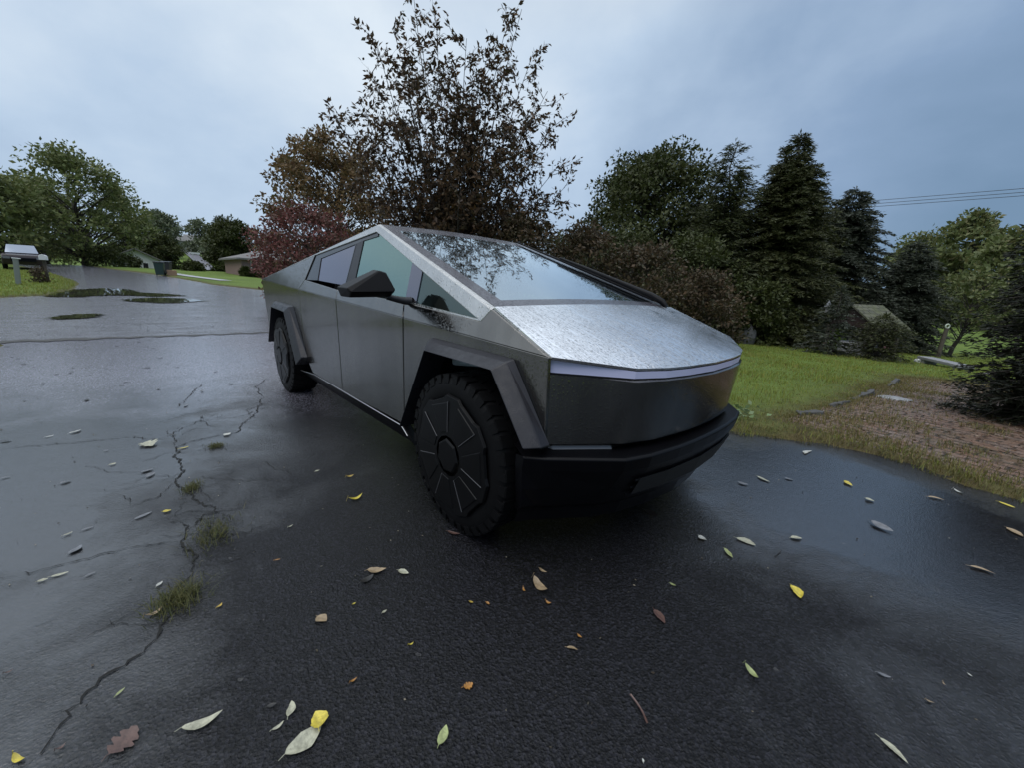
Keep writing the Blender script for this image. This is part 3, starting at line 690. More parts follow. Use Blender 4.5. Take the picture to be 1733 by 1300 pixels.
sw = mb.build('steering_wheel', M['black'], truck, (-.62,.42,1.10)); sw.rotation_euler = (0, R_(-65), 0)
mb = MB(); mb.box((-.36,0,1.13),(.02,.36,.22)); mb.build('centre_screen', M['gloss'], truck)

# wheels
def wheel_parts():
    t_ = MB()
    prof = [(.262,-.105),(.30,-.135),(.345,-.146),(.385,-.142),(.415,-.132),(.432,-.112),(.437,-.06),(.438,0),(.437,.06),(.432,.112),(.415,.132),(.385,.142),(.30,.135),(.262,.105)]
    t_.lathe(prof, 64)
    rr = random.Random(2); N = 34
    for i in range(N):
        a0 = 2*math.pi*i/N
        def blk(r0, r1, y0, y1, da, sh=0):
            V = []
            for r in (r0, r1):
                for y, sh_ in ((y0, 0), (y1, sh)):
                    for a in (a0-da+sh_, a0+da+sh_): V.append((r*math.cos(a), y, r*math.sin(a)))
            t_.add(V, [(0,1,3,2),(4,6,7,5),(0,4,5,1),(2,3,7,6),(0,2,6,4),(1,5,7,3)])
        for sg in (-1, 1):
            blk(.430, .4420, sg*.070, sg*.134, .066, .02)
            blk(.427, .4420, sg*.012, sg*.066, .072, -.05)
            # shoulder lug on the sidewall
            V = []
            for r, y in ((.392, .137), (.394, .1425), (.436, .120), (.436, .136)):
                for a in (a0-.055, a0+.045 + (.02 if i % 2 else 0)): V.append((r*math.cos(a), sg*y, r*math.sin(a)))
            t_.add(V, [(0,1,3,2),(4,6,7,5),(0,4,5,1),(2,3,7,6),(0,2,6,4),(1,5,7,3)])
    rim = MB(); rim.lathe([(.265,-.10),(.262,.10),(.14,.06),(.10,-.06),(.02,-.07)], 40)
    cv = MB(); edge = []
    NS = 7; pol = lambda r, a, y: (r*1.06*math.cos(a), y, r*1.06*math.sin(a))
    # dished base
    out = []
    for i in range(NS):
        a = 2*math.pi*i/NS
        out += [(.318, a-.16), (.318, a+.16), (.300, a+.26), (.300, a+2*math.pi/NS-.26)]
    nO = len(out)
    cv.add([pol(r,a,-.150) for r,a in out] + [pol(r*.985,a,-.164) for r,a in out] + [pol(.105,a,-.172) for r,a in out],
           [(i,(i+1)%nO,nO+(i+1)%nO,nO+i) for i in range(nO)] + [(nO+i,nO+(i+1)%nO,2*nO+(i+1)%nO,2*nO+i) for i in range(nO)])
    # raised panels between the spokes and hub
    for i in range(NS):
        a0 = 2*math.pi*i/NS; a1 = 2*math.pi*(i+1)/NS
        q0 = [(.118,a0+.10),(.285,a0+.085),(.285,a1-.20),(.118,a1-.28)]
        V = [pol(r,a,-.160) for r,a in q0] + [pol(r+(.008 if r<.2 else -.008), a+(.02 if j in (0,1) else -.02), -.175 if r<.2 else -.170) for j,(r,a) in enumerate(q0)]
        cv.add(V, [(0,1,5,4),(1,2,6,5),(2,3,7,6),(3,0,4,7),(4,5,6,7)])
        # thin lighter lines painted as edge highlights
        for aa, ra, rb in ((a0+.10,.125,.285),):
            eb = MB(); edge.append(eb); eb.tube([pol(ra,aa,-.1735),pol(rb,aa-.012,-.1705)], .0024, 4)
    hub = [pol(.092,2*math.pi*i/7+.2,-.172) for i in range(7)]; hub2 = [pol(.082,2*math.pi*i/7+.2,-.180) for i in range(7)]
    cv.add(hub+hub2, [(i,(i+1)%7,7+(i+1)%7,7+i) for i in range(7)] + [tuple(range(7,14))])
    return t_, rim, cv, edge
tparts = wheel_parts()
protos = None
for wi, (x_, s) in enumerate(((0,-1),(0,1),(-3.635,-1),(-3.635,1))):
    if protos is None:
        ty = tparts[0].build('wheel', M['rubber'], truck)
        subs = [tparts[1].build('rim', M['black'], ty), tparts[2].build('wheel_cover', M['cover'], ty, bevel=.002), *[e_.build('spoke_highlight', M['coveredge'], ty) for e_ in tparts[3]]]
        protos = (ty, subs)
    else:
        ty = protos[0].copy(); col.objects.link(ty)
        for sb in protos[1]:
            c = sb.copy(); col.objects.link(c); c.parent = ty
    ty.location = (x_, s*.872, .438)
    ty.rotation_euler = (0, R_(17 + 31*wi), 0) if s < 0 else (0, R_(40*wi), math.pi)

# ------------------------------------------------------------------ trees
bark = simple('wet dark bark', (.035,.028,.023), .8, 0, .4, 5, .01, 30)
bark2 = simple('grey bark', (.07,.062,.052), .8, 0, .4, 5, .01, 30)
LF = {
 'copper': leafmat('copper brown leaves', [(0.044,0.026,0.016), (0.079,0.042,0.020), (0.055,0.044,0.023), (0.120,0.065,0.028), (0.038,0.032,0.020)], .22),
 'olive': leafmat('turning olive leaves', [(0.104,0.069,0.028), (0.161,0.102,0.039), (0.084,0.073,0.028), (0.207,0.131,0.054), (0.113,0.062,0.033)], .28),
 'red': leafmat('dull red leaves', [(0.129,0.047,0.043), (0.200,0.070,0.061), (0.117,0.067,0.047), (0.083,0.051,0.033)], .22),
 'brown': leafmat('brown shrub leaves', [(0.048,0.035,0.021), (0.081,0.053,0.029), (0.042,0.042,0.021), (0.105,0.065,0.035), (0.057,0.055,0.023)], .2),
 'dark': leafmat('dark green leaves', [(0.031,0.041,0.011), (0.047,0.061,0.014), (0.062,0.071,0.018), (0.039,0.044,0.016)], .18),
 'spruce': leafmat('spruce needles', [(0.029,0.036,0.011), (0.043,0.051,0.015), (0.061,0.065,0.021), (0.036,0.038,0.013)], .1),
 'hem': leafmat('hemlock needles', [(0.024,0.030,0.009), (0.034,0.045,0.012), (0.058,0.064,0.017)], .12),
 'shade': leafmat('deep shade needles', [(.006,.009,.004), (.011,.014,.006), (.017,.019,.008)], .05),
 'blue': leafmat('blue grey spruce needles', [(0.028,0.036,0.024), (0.044,0.052,0.035), (0.061,0.069,0.046)], .1),
 'field': leafmat('field edge leaves', [(0.104,0.129,0.042), (0.142,0.162,0.057), (0.085,0.110,0.038), (0.180,0.162,0.065)], .25),
 'maple': leafmat('street tree leaves', [(0.108,0.140,0.043), (0.156,0.184,0.059), (0.085,0.108,0.038), (0.213,0.216,0.076)], .25),
 'lime': leafmat('lime leaves', [(0.210,0.300,0.053), (0.270,0.360,0.075)], .3),
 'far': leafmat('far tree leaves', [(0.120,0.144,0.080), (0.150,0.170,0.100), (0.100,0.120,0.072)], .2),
}
def leaf_mesh(name, P, D, L, rng, asp=.42, jit=.6, mat=None, parent=None):
    P = np.asarray(P); n = len(P); L = np.asarray(L)*np.ones(n)
    A = np.asarray(D) + rng.normal(0, jit, (n,3)); A /= np.linalg.norm(A, axis=1)[:,None]
    B = np.cross(A, rng.normal(0, 1, (n,3))); B /= np.linalg.norm(B, axis=1)[:,None]
    C = np.cross(A, B)
    w = (L*asp*rng.uniform(.7,1.2,n)/2)[:,None]; Lc = L[:,None]
    v0 = P; v1 = P + A*Lc*.45 + B*w + C*w*.35; v2 = P + A*Lc; v3 = P + A*Lc*.45 - B*w + C*w*.35
    V = np.stack([v0,v1,v2,v3],1).reshape(-1,3); F = np.arange(4*n).reshape(n,4)
    return link(name, qmesh(name, V, F), mat, parent)
def curve_path(p0, p1, rng, bend=.15, n=6, up=.0):
    p0 = np.array(p0, float); p1 = np.array(p1, float); L = np.linalg.norm(p1-p0)
    o = rng.normal(0, bend*L*.4, 3); t = np.linspace(0,1,n+1)[:,None]
    return p0 + (p1-p0)*t + (o + np.array([0,0,up*L]))*(t*(1-t)*2) + rng.normal(0, .012*L, (n+1,3))*(t > 0)
def lookright(loc):
    d = np.array([loc[0]-CAM.x, loc[1]-CAM.y]); d /= np.hypot(*d); return np.array([-d[1], d[0]])*-1
def stem_tree(name, label, loc, ends, mat, seed, leaf=.13, twigs=26, sub=3, per=8, twl=.9, r0=.06, forkz=.3, cat='tree', group=None, bk=None, lean=0, start=.22):
    """several stems that fan out; every stem carries twigs, every twig sub-twigs with leaves. ends = (right, height, depth) in metres"""
    rng = np.random.default_rng(seed); z = H(loc[0], loc[1])
    root = empty(name, (loc[0], loc[1], z-.05)); tag(root, label, cat, group)
    rt = lookright(loc); fw = np.array([-rt[1], rt[0]])
    mb = MB(); LP, LD = [], []
    for (a, h, d) in ends:
        e = np.array([*(rt*a + fw*d), h]); b = np.array([*(rng.normal(0,.10,2) + rt*a*.04), 0])
        mid = b + (e-b)*.35; mid[:2] *= .45; mid[2] = max(forkz, e[2]*.33)
        t = np.linspace(0,1,11)[:,None]
        path = (1-t)**2*b + 2*t*(1-t)*mid + t*t*e + rng.normal(0,.03,(11,3))*(t>0)*(t<1)
        Ls = np.linalg.norm(e-b)
        mb.tube(path, [max(.006, r0*(1-.93*k/10)) for k in range(11)], 6)
        for k in range(twigs):
            s = start + (1-start)*(k + rng.random())/twigs; i = min(9, int(s*10)); q = path[i] + (path[i+1]-path[i])*(s*10-i)
            sd = path[i+1]-path[i]; sd /= np.linalg.norm(sd)
            ph = rng.normal(0,1,3); ph -= sd*(ph@sd); ph /= np.linalg.norm(ph)
            dirv = sd*rng.uniform(.3,.9) + ph*rng.uniform(.8,1.4) + np.array([0,0,.12]); dirv /= np.linalg.norm(dirv)
            L = twl*rng.uniform(.5,1.15)*(1.15-.62*s)
            tp = curve_path(q, q+dirv*L, rng, .2, 4)
            mb.tube(tp, [.010*(1-.8*j/4)+.002 for j in range(5)], 3, False)
            for m in range(sub):
                ss = (m+1)/sub; j = min(3, int(ss*4)); q2 = tp[j] + (tp[j+1]-tp[j])*(ss*4-j)
                d2 = dirv + rng.normal(0,.55,3); d2 /= np.linalg.norm(d2); L2 = L*.45*rng.uniform(.6,1.2)
                mb.tube([q2, q2+d2*L2*.5+rng.normal(0,.01,3), q2+d2*L2], [.004,.003,.0015], 3, False)
                nl = max(1, int(per*rng.uniform(.6,1.3)))
                u_ = rng.random(nl)[:,None]
                LP.append(q2 + d2*L2*u_ + rng.normal(0,.03,(nl,3))); LD.append(np.repeat(d2[None],nl,0)*.6 + np.array([0,0,-.25]))
    mb.build('trunk', bk or bark, root)
    LP = np.concatenate(LP); LD = np.concatenate(LD)
    leaf_mesh('crown', LP, LD, leaf*rng.uniform(.6,1.25,len(LP)), rng, .46, .55, mat, root)
    return root
def clump_tree(name, label, loc, Ht, W, mat, seed, n=90, per=70, leaf=.16, base=.2, prof=None, rc=.10, r0=.12, cat='tree', group=None, bk=None, flat=.7, tops=(), jit=.9, squash=1):
    """trunk, limbs to every leaf clump, crown of leaf-sized faces with gaps between clumps"""
    rng = np.random.default_rng(seed); z = H(loc[0], loc[1])
    root = empty(name, (loc[0], loc[1], z-.05)); tag(root, label, cat, group)
    prof = prof or [(0,.55),(.2,.85),(.45,1),(.7,.85),(.88,.5),(1,.1)]
    px, py = zip(*prof); rt = lookright(loc); fw = np.array([-rt[1], rt[0]])
    mb = MB(); lean = rng.normal(0,.04*Ht,2)
    tr = np.array([[lean[0]*(k/7)**2, lean[1]*(k/7)**2, Ht*.88*k/7] for k in range(8)]) + np.c_[rng.normal(0,.012*Ht,(8,2))*np.array([0]+[1]*7)[:,None], np.zeros(8)]
    mb.tube(tr, [r0*(1-.88*k/7) for k in range(8)], 7)
    LP, LD = [], []
    lob = rng.uniform(.72,1.18,9)
    for i in range(n):
        t = rng.random()**.85; ang = rng.uniform(0, 2*math.pi)
        rr_ = np.interp(t, px, py)*W/2*lob[int(ang/(2*math.pi)*9)]*(.25+.75*rng.random()**.5)
        zc = Ht*(base + (1-base)*t)*(1 if t < .9 else rng.uniform(.94,1.02))
        cpos = np.array([*(rt*math.cos(ang)*rr_ + fw*math.sin(ang)*rr_*squash), zc])
        zs = max(.08*Ht, zc - rr_*rng.uniform(.4,.9) - .06*Ht); k = min(6.999, zs/(Ht*.88)*7); ki = int(k)
        q = tr[ki] + (tr[ki+1]-tr[ki])*(k-ki)
        pth = curve_path(q, cpos, rng, .15, 4, .06)
        mb.tube(pth, [max(.006, r0*.30*(1-.85*j/4)*(1-zs/Ht*.5)) for j in range(5)], 4, False)
        r = rc*W*rng.uniform(.6,1.3); m = int(per*rng.uniform(.6,1.4)); g_ = rng.normal(0,1,(m,3)); g_ /= np.maximum(1, np.linalg.norm(g_,axis=1)/1.9)[:,None]
        g_[:,2] *= flat
        LP.append(cpos + g_*r*.62); LD.append(g_*.7 + np.array([0,0,-.1]))
    mb.build('trunk', bk or bark, root)
    LP = np.concatenate(LP); LD = np.concatenate(LD); LP[:,2] = np.maximum(LP[:,2], .05)
    leaf_mesh('crown', LP, LD, leaf*rng.uniform(.6,1.3,len(LP)), rng, .55, jit, mat, root)
    return root
def conifer(name, label, loc, Ht, R, mat, seed, whorl=.24, nb=6, droop=.18, spray=.30, base=.03, power=.85, dens=1, cat='tree', group=None, rise=.1, r0=None, irr=.2, wide=.07):
    rng = np.random.default_rng(seed); z = H(loc[0], loc[1])
    root = empty(name, (loc[0], loc[1], z-.05)); tag(root, label, cat, group)
    mb = MB(); r0 = r0 or .014*Ht+.02
    mb.tube([(rng.normal(0,.01*Ht)*(k>0), rng.normal(0,.01*Ht)*(k>0), Ht*k/8) for k in range(9)], [r0*(1-.95*k/8)+.004 for k in range(9)], 7)
    LP, LD, LL = [], [], []
    zz = base*Ht
    while zz < Ht*.985:
        t = zz/Ht
        for b in range(nb if t < .85 else 4):
            az = rng.uniform(0, 2*math.pi); L = R*(1-t)**power*rng.uniform(1-irr*2, 1+irr) + .06*R
            n = max(3, int(L/.16)); d = np.array([math.cos(az), math.sin(az)]); sd = np.array([-d[1], d[0]])
            s = np.linspace(0,1,n+1); up = rise*(1-t)+.5*t*t
            pts = np.c_[np.outer(s*L, d) + np.outer((s**2)*L*rng.normal(0,.10), sd), zz + L*(up*s - (droop+up*.4)*s**2) + rng.normal(0,.02,n+1)]
            mb.tube(pts, [max(.004, .02*(1-t)*(1-.9*k)) for k in s], 3, False)
            for k in range(1, n+1):
                m = max(1, int(3*dens*rng.uniform(.6,1.3))); sg = rng.choice([-1,1], m)
                tl = spray*(1.1-.55*s[k])*rng.uniform(.6,1.25,m)*min(1, .4+L)
                dd = np.c_[np.outer(np.ones(m), d)*.75 + (sg*rng.uniform(.3,1.0,m))[:,None]*sd, rng.normal(-.10,.14,m)]
                dd /= np.linalg.norm(dd,axis=1)[:,None]
                for f_ in (0,.45):
                    LP.append(pts[k] + dd*(tl*f_)[:,None] + rng.normal(0,.02,(m,3))); LD.append(dd + np.array([0,0,-.25*f_])); LL.append(tl*.75)
        zz += whorl*(1-.55*t)*rng.uniform(.7,1.3)
    LP.append(np.c_[rng.normal(0,.03,(14,2)), np.linspace(Ht*.93,Ht,14)]); LD.append(np.c_[rng.normal(0,.5,(14,2)), np.ones(14)]); LL.append(np.full(14,.22))
    mb.build('trunk', bark, root)
    leaf_mesh('crown', np.concatenate(LP), np.concatenate(LD), np.concatenate(LL), rng, wide/ .25, .22, mat, root)
    return root
rg = np.random.default_rng(11)
e1 = [(-1.15,8.75,0),(-.55,8.15,.3),(1.75,8.85,.2),(2.05,7.6,-.3),(2.6,6.95,.2),(3.05,5.0,.1),(3.15,4.3,-.3),(-2.35,6.95,.2),(-3.0,5.75,0),(-2.95,5.2,-.4),(-2.6,4.3,.4),(.45,7.1,.6),(.1,6.4,-.8),(.9,5.6,1.2),(-1.2,6.1,-1),(-1.5,7.3,.4),(1.5,5.2,-1.4),(2.5,3.5,.6),(-1.9,3.6,-.6),(-.6,5.0,1.6),(.2,4.4,-1.7),(1.2,4.0,1.0),(-1.1,4.2,1.2),(.7,6.2,.2),(1.5,6.6,.5),(-1.9,6.0,.8),(-2.2,5.2,-.6),(2.4,5.7,.7),(1.9,4.6,-.4),(.3,5.4,-.3),(-.9,7.4,-.3),(2.9,4.0,.5),(-2.7,6.3,.3),(-2.1,7.5,-.2),(-1.7,8.0,.2),(2.7,5.9,-.3),(2.3,6.6,.3),(.25,7.9,0),(.8,7.5,.2),(1.25,8.0,-.2),(.0,7.2,.5),(.6,6.9,-.4)]
stem_tree('broadleaf_tree', 'tall multi-stemmed tree with sparse copper-brown leaves rising behind the pickup roof', (-9.11,5.03), e1, LF['copper'], 7, leaf=.15, twigs=28, sub=5, per=6, twl=1.22, r0=.055, start=.30)
clump_tree('broadleaf_tree', 'broad round-headed tree with yellow-brown autumn leaves left of the tall copper-leaved tree', (-20.96,5.66), 7.9, 6.2, LF['olive'], 12, 170, 95, .20, .10, [(0,.8),(.3,1),(.6,.95),(.8,.7),(.93,.45),(1,.2)], .075, .14)
clump_tree('red_shrub', 'wide dull-red leaved shrub tree above the rear corner of the pickup', (-16.59,2.87), 3.8, 4.1, LF['red'], 21, 110, 85, .13, .06, [(0,.7),(.3,1),(.6,.95),(.85,.7),(1,.3)], .10, .08, 'shrub')
SHR = [('sE',(-10.3,5.6),3.7,3.4,'tall brown-leaved shrub just behind the cab roof peak',.13),('sA',(-7.7,6.3),3.5,2.7,'brown-leaved shrub at the foot of the tall copper-leaved tree',.12),('sB',(-7.12,8.70),3.5,2.9,'brown-leaved shrub behind the top of the windscreen wiper',.12),
       ('sC',(-5.7,10.2),3.1,3.2,'reddish-brown shrub behind the middle of the windscreen wiper',.12),('sD',(-4.7,12.2),2.5,2.9,'low brown shrub behind the far edge of the hood',.12)]
for k, (nm, loc, h_, w_, lb, lf) in enumerate(SHR):
    clump_tree('brown_shrub', lb, loc, h_, w_, LF['brown'], 30+k, 105, 75, lf, .04, [(0,.75),(.3,1),(.6,.95),(.85,.65),(1,.3)], .10, .05, 'shrub', 'brown shrubs behind the pickup')
clump_tree('broadleaf_tree', 'dense dark green tree with rounded top right of the tall copper-leaved tree', (-11.86,20.01), 9.6, 9.0, LF['dark'], 41, 330, 120, .22, .08, [(0,.8),(.3,1),(.5,.85),(.7,.7),(.85,.6),(1,.25)], .07, .16)
conifer('hemlock_tree', 'slender see-through conifer between the dark round tree and the big spruce', (-6.89,18.09), 8.7, 2.9, LF['hem'], 51, .19, 8, .10, .36, .06, .75, 1.1, rise=.35, irr=.3, wide=.06)
conifer('spruce_tree', 'largest pointed spruce with dense dark needles beside the lawn', (-4.95,19.9), 9.1, 3.6, LF['spruce'], 52, .12, 13, .16, .38, .01, .95, 2.0, rise=.10, wide=.062, irr=.26)
conifer('spruce_tree', 'broad blue-grey spruce with drooping boughs behind the small roofed well', (-3.6,25.0), 7.9, 3.6, LF['blue'], 53, .13, 12, .30, .40, .02, .80, 2.0, rise=.05, wide=.062, irr=.26)
conifer('spruce_tree', 'small grey-green spruce with drooping tips left of the little roofed well', (-1.55,15.7), 2.35, 1.2, LF['blue'], 54, .16, 6, .25, .26, .04, .8, 1.2, rise=.05)
for k, (loc, h_, w_, lb) in enumerate([((-9.6,14.4),4.6,4.6,'dark green thicket bush between the brown shrubs and the dark round tree'),((-6.6,15.4),4.4,4.0,'dark green thicket bush below the slender see-through conifer'),((-4.4,16.9),2.6,2.6,'low leafy green bush at the far lawn edge below the largest spruce'),((-13.5,15.0),4.6,5,'dark green thicket bush behind the brown shrubs near the wiper top')]):
    clump_tree('green_shrub', lb, loc, h_, w_, LF['dark'], 60+k, 110, 80, .15, .03, [(0,.8),(.3,1),(.6,.9),(.85,.6),(1,.3)], .10, .05, 'shrub', 'dark bushes along the far lawn edge')
conifer('spruce_tree', 'lower dark spruce right of the blue-grey spruce, behind the roofed well', (-.9,26.0), 5.4, 2.3, LF['blue'], 58, .14, 11, .26, .38, .02, .75, 1.8, rise=.06, wide=.062, irr=.26)
for k, (loc, h_, r_, lb) in enumerate([((-8.9,23.5),7.8,4.2,'dark fill spruce behind the slender conifer and left of the largest spruce'),((-6.0,27.5),8.6,4.6,'dark spruce seen in the gap between the two big spruces'),((-10.4,22.2),7.4,4.0,'dark spruce at the right foot of the dark round tree')]):
    conifer('spruce_tree', lb, loc, h_, r_, LF['spruce'], 160+k, .17, 9, .18, .38, .01, .8, 1.7, group='dark spruces filling the tree line', rise=.1, wide=.065)
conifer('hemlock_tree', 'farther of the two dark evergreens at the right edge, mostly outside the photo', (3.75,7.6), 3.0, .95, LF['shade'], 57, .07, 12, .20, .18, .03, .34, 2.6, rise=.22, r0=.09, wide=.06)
conifer('juniper_bush', 'low rounded dark juniper bush in front of the small roofed well', (-.29,15.9), 1.5, 1.0, LF['spruce'], 55, .07, 7, .12, .20, .02, .42, 1.3, cat='shrub', rise=.35, r0=.03)
clump_tree('lime_shrub', 'small bright lime-green shrub left of the roofed well', (-1.95,18.5), 1.0, 1.0, LF['lime'], 70, 26, 40, .09, .1, None, .14, .02, 'shrub')
for k, (loc, h_, w_, lb) in enumerate([((-.93,72.8),12.3,9,'tallest olive-green tree at the far edge of the bright field'),((3.18,63.8),9.6,8.4,'yellow-green tree at the field edge behind the dark right-hand evergreen'),((-6.5,97),12.5,13,'far olive tree beyond the field just right of the blue-grey spruce'),((9.5,75),10.5,9,'rightmost pale green tree across the field')]):
    clump_tree('field_tree', lb, loc, h_, w_, LF['field'], 80+k, 120, 60, .55, .05, None, .10, .2, 'tree', 'trees across the bright field')
for k, (loc, h_, w_, lb) in enumerate([((-2.6,66),3.6,7,'dark bush at the field edge under the tallest olive-green tree'),((2.6,58),3.8,6.5,'dark bush at the right-hand edge of the bright field')]):
    clump_tree('field_bush', lb, loc, h_, w_, LF['dark'], 90+k, 60, 50, .42, .02, [(0,.9),(.4,1),(.8,.7),(1,.3)], .12, .06, 'shrub', 'bushes at the field edge')
# sapling with a leaning trunk
sp_ = clump_tree('leaning_sapling', 'small leaning tree with pale olive leaves in front of the bright field', (1.05,27.84), 4.2, 3.2, LF['field'], 95, 60, 40, .17, .42, [(0,.8),(.3,1),(.7,.9),(1,.3)], .11, .10)
sp_.rotation_euler = (0, R_(9), 0)
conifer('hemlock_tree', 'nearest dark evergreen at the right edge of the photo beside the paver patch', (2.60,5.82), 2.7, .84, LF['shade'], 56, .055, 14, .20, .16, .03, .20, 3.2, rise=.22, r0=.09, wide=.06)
# street side
mapl = [((-60.1,-6.4),10.6,10.8,'large spreading green street tree left of the white-gabled house','maple',120,.1),((-54.5,-12.2),7.8,8.5,'green tree at the left edge behind the parked vehicle','maple',130,.1),((-88.3,-3.9),11.9,6.2,'thin-topped green tree between the big street tree and the white-gabled house','maple',90,.12),
        ((-74,-10.5),9.6,9.5,'green tree seen through the big street tree','maple',110,.05),((-78.2,.5),5.2,5.0,'low dark green tree above the trash bins','dark',110,.02),((-90,-1.8),8.2,6.0,'dark leafy tree over the white-gabled house roof','maple',90,.08),
        ((-63.7,6.7),6.6,6.6,'dark round-topped tree beside the road climbing the hill','dark',150,.02)]
for k, (loc, h_, w_, lb, mt, n_, bs) in enumerate(mapl):
    clump_tree('street_tree', lb, loc, h_, w_, LF[mt], 100+k, n_, 75, .40 if mt == 'maple' else .36, bs, [(0,.65),(.25,.95),(.55,1),(.8,.75),(1,.25)], .095, .30, 'tree', 'trees along the street')
for k, (loc, h_, w_, lb) in enumerate([((-138.2,3.0),10.8,9,'pale far tree on the hill left of the climbing road'),((-162.7,13),11,10,'pale far tree on the hilltop behind the houses'),((-147,17),10.2,8,'pale far tree on the hill right of the climbing road'),((-175,3),12,10,'farthest pale tree at the bend of the hill road'),((-128,13.5),8,8,'grey-green far tree right beside the climbing road')]):
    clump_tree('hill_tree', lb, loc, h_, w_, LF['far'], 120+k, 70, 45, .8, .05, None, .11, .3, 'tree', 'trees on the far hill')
for k, (loc, h_, w_, lb) in enumerate([((-58.2,-4.8),1.9,3.4,'low round bush beside the big street tree trunk'),((-66,-3.2),1.6,2.6,'low dark bush in front of the white-gabled house'),((-56,2.1),1.0,1.9,'small bush at the foot of the climbing road'),((-46.3,5.5),.9,.9,'dark bush in front of the brick house windows'),((-46.2,6.5),.9,.9,'rightmost dark bush under the brick house wall')]):
    clump_tree('round_bush', lb, loc, h_, w_, LF['dark'], 130+k, 50, 50, .22, .02, [(0,.85),(.4,1),(.8,.7),(1,.3)], .13, .05, 'shrub', 'low bushes along the street')

# ------------------------------------------------------------------ grass
gm = leafmat('grass blades', [(.13,.175,.024), (.20,.245,.040), (.26,.29,.054), (.17,.18,.04), (.33,.29,.08)], .3, .5)
gd = leafmat('dry grass blades', [(.12,.10,.035), (.19,.15,.05), (.10,.12,.035), (.24,.19,.08)], .25, .6)
def blades(name, P, hs, wd, rng, mat, lean=.45):
    n = len(P); a = rng.uniform(0, 2*math.pi, n); d = np.c_[np.cos(a), np.sin(a)]; ln = rng.uniform(.1,1,n)*lean*hs
    b = np.c_[-d[:,1], d[:,0]]*(wd/2)[:,None] if hasattr(wd,'__len__') else np.c_[-d[:,1], d[:,0]]*wd/2
    z = P[:,2]
    v0 = np.c_[P[:,:2]-b, z]; v1 = np.c_[P[:,:2]+b, z]
    m0 = np.c_[P[:,:2]+d*(ln*.35)[:,None]+b*.75, z+hs*.6]; m1 = np.c_[P[:,:2]+d*(ln*.35)[:,None]-b*.75, z+hs*.6]
    t0 = np.c_[P[:,:2]+d*ln[:,None], z+hs]
    V = np.stack([v0,v1,m0,m1,t0],1).reshape(-1,3); i = np.arange(n)[:,None]*5
    F = np.concatenate([i+np.array([[0,1,2]]), i+np.array([[0,2,3]]), i+np.array([[3,2,4]])])
    return link(name, qmesh(name, V, F), mat)
rng = np.random.default_rng(77)
def scatter(n, x0, x1, y0, y1, near=None):
    P = np.c_[rng.uniform(x0,x1,n), rng.uniform(y0,y1,n)]
    dA = np.minimum(sdf(P, DRIVE), sdf(P, STREET)) + .06*wob(P,2.3,1) + .05*wob(P,6,4); dP = sdf(P, PATIO) + .10*wob(P,2.0,3) + .06*wob(P,7,2)
    return P, dA, dP
Pa, dA, dP = scatter(420000, -6, 7, 2.1, 34)
dist = np.hypot(Pa[:,0]-CAM.x, Pa[:,1]-CAM.y)
clumpy = .5 + .5*wob(Pa, 3.0, 6)
k = (dA > .02) & (dP > .0) & (rng.random(len(Pa)) < np.clip(7/dist,.18,1)*(.55+.45*clumpy)); Pa = Pa[k]; dA = dA[k]; dP = dP[k]; dist = dist[k]
edge = np.minimum(dA, dP)
isdry = rng.random(len(Pa)) < np.clip(.85*np.exp(-edge/.35) + .10 + .32*np.clip(wob(Pa,1.1,9)+.1,0,1), 0, 1)
hs = rng.uniform(.03,.085,len(Pa))*(.75+.6*np.clip(wob(Pa,2.2,4),-.4,1))*np.clip(.45+edge*1.2,.45,1.25)
Z3 = np.c_[Pa, hgt(Pa[:,0],Pa[:,1]) + np.clip(dA*.3,-.02,.03)]
wd = .006*np.clip(dist/5,.8,2.2)
tag(blades('lawn_grass', Z3[~isdry], hs[~isdry], wd[~isdry], rng, gm), kind='stuff')
tag(blades('dry_grass', Z3[isdry], hs[isdry]*.7, wd[isdry], rng, gd), kind='stuff')
# thin dead grass and moss along the patio rim and driveway rim
Pa, dA, dP = scatter(90000, .2, 5, 2.1, 12)
k = (dA > .01) & (dP < .35) & (rng.random(len(Pa)) < np.clip(np.exp(dP/.30)*.9, .015, 1)); Pa = Pa[k]
tag(blades('rim_grass', np.c_[Pa, hgt(Pa[:,0],Pa[:,1])+.01], rng.uniform(.02,.06,len(Pa)), .006, rng, gd, .9), kind='stuff')
Pa, dA, dP = scatter(140000, -5, 5.5, 1.2, 3.6)
k = (dA > -.03) & (dA < .55) & (dP > -.12) & (rng.random(len(Pa)) < .75*np.exp(-np.clip(dA,0,1)/.3)); Pa = Pa[k]; gr = rng.random(len(Pa)) < np.where(dP[k] < .8, .10, .45)
zz_ = np.c_[Pa, hgt(Pa[:,0],Pa[:,1]) + np.clip(dA[k]*.9,-.01,.04)]
tag(blades('edge_grass', zz_[gr], rng.uniform(.02,.065,gr.sum()), .005, rng, gm, .9), kind='stuff')
tag(blades('dry_edge_grass', zz_[~gr], rng.uniform(.015,.05,(~gr).sum()), .005, rng, gd, 1.1), kind='stuff')
dbm = leafmat('driveway crumbs', [(.02,.016,.012), (.06,.045,.03), (.20,.17,.12), (.012,.011,.010), (.34,.30,.22)], 0, .5)
nD_ = 1500; Pd = np.c_[rng.uniform(-5,2.4,nD_), rng.uniform(-3.2,2.3,nD_)]; kd = (sdf(Pd, DRIVE) < -.05) & (rng.random(nD_) < .35 + .65*np.exp(-np.abs(Pd[:,1]+2.1+.25*(Pd[:,0]+.6))/.5)); Pd = Pd[kd]; nd = len(Pd)
tag(leaf_mesh('driveway_crumbs', np.c_[Pd, np.full(nd,.005)], np.c_[rng.normal(0,1,(nd,2)), np.zeros(nd)], rng.uniform(.004,.016,nd), rng, .5, .02, dbm), kind='stuff')
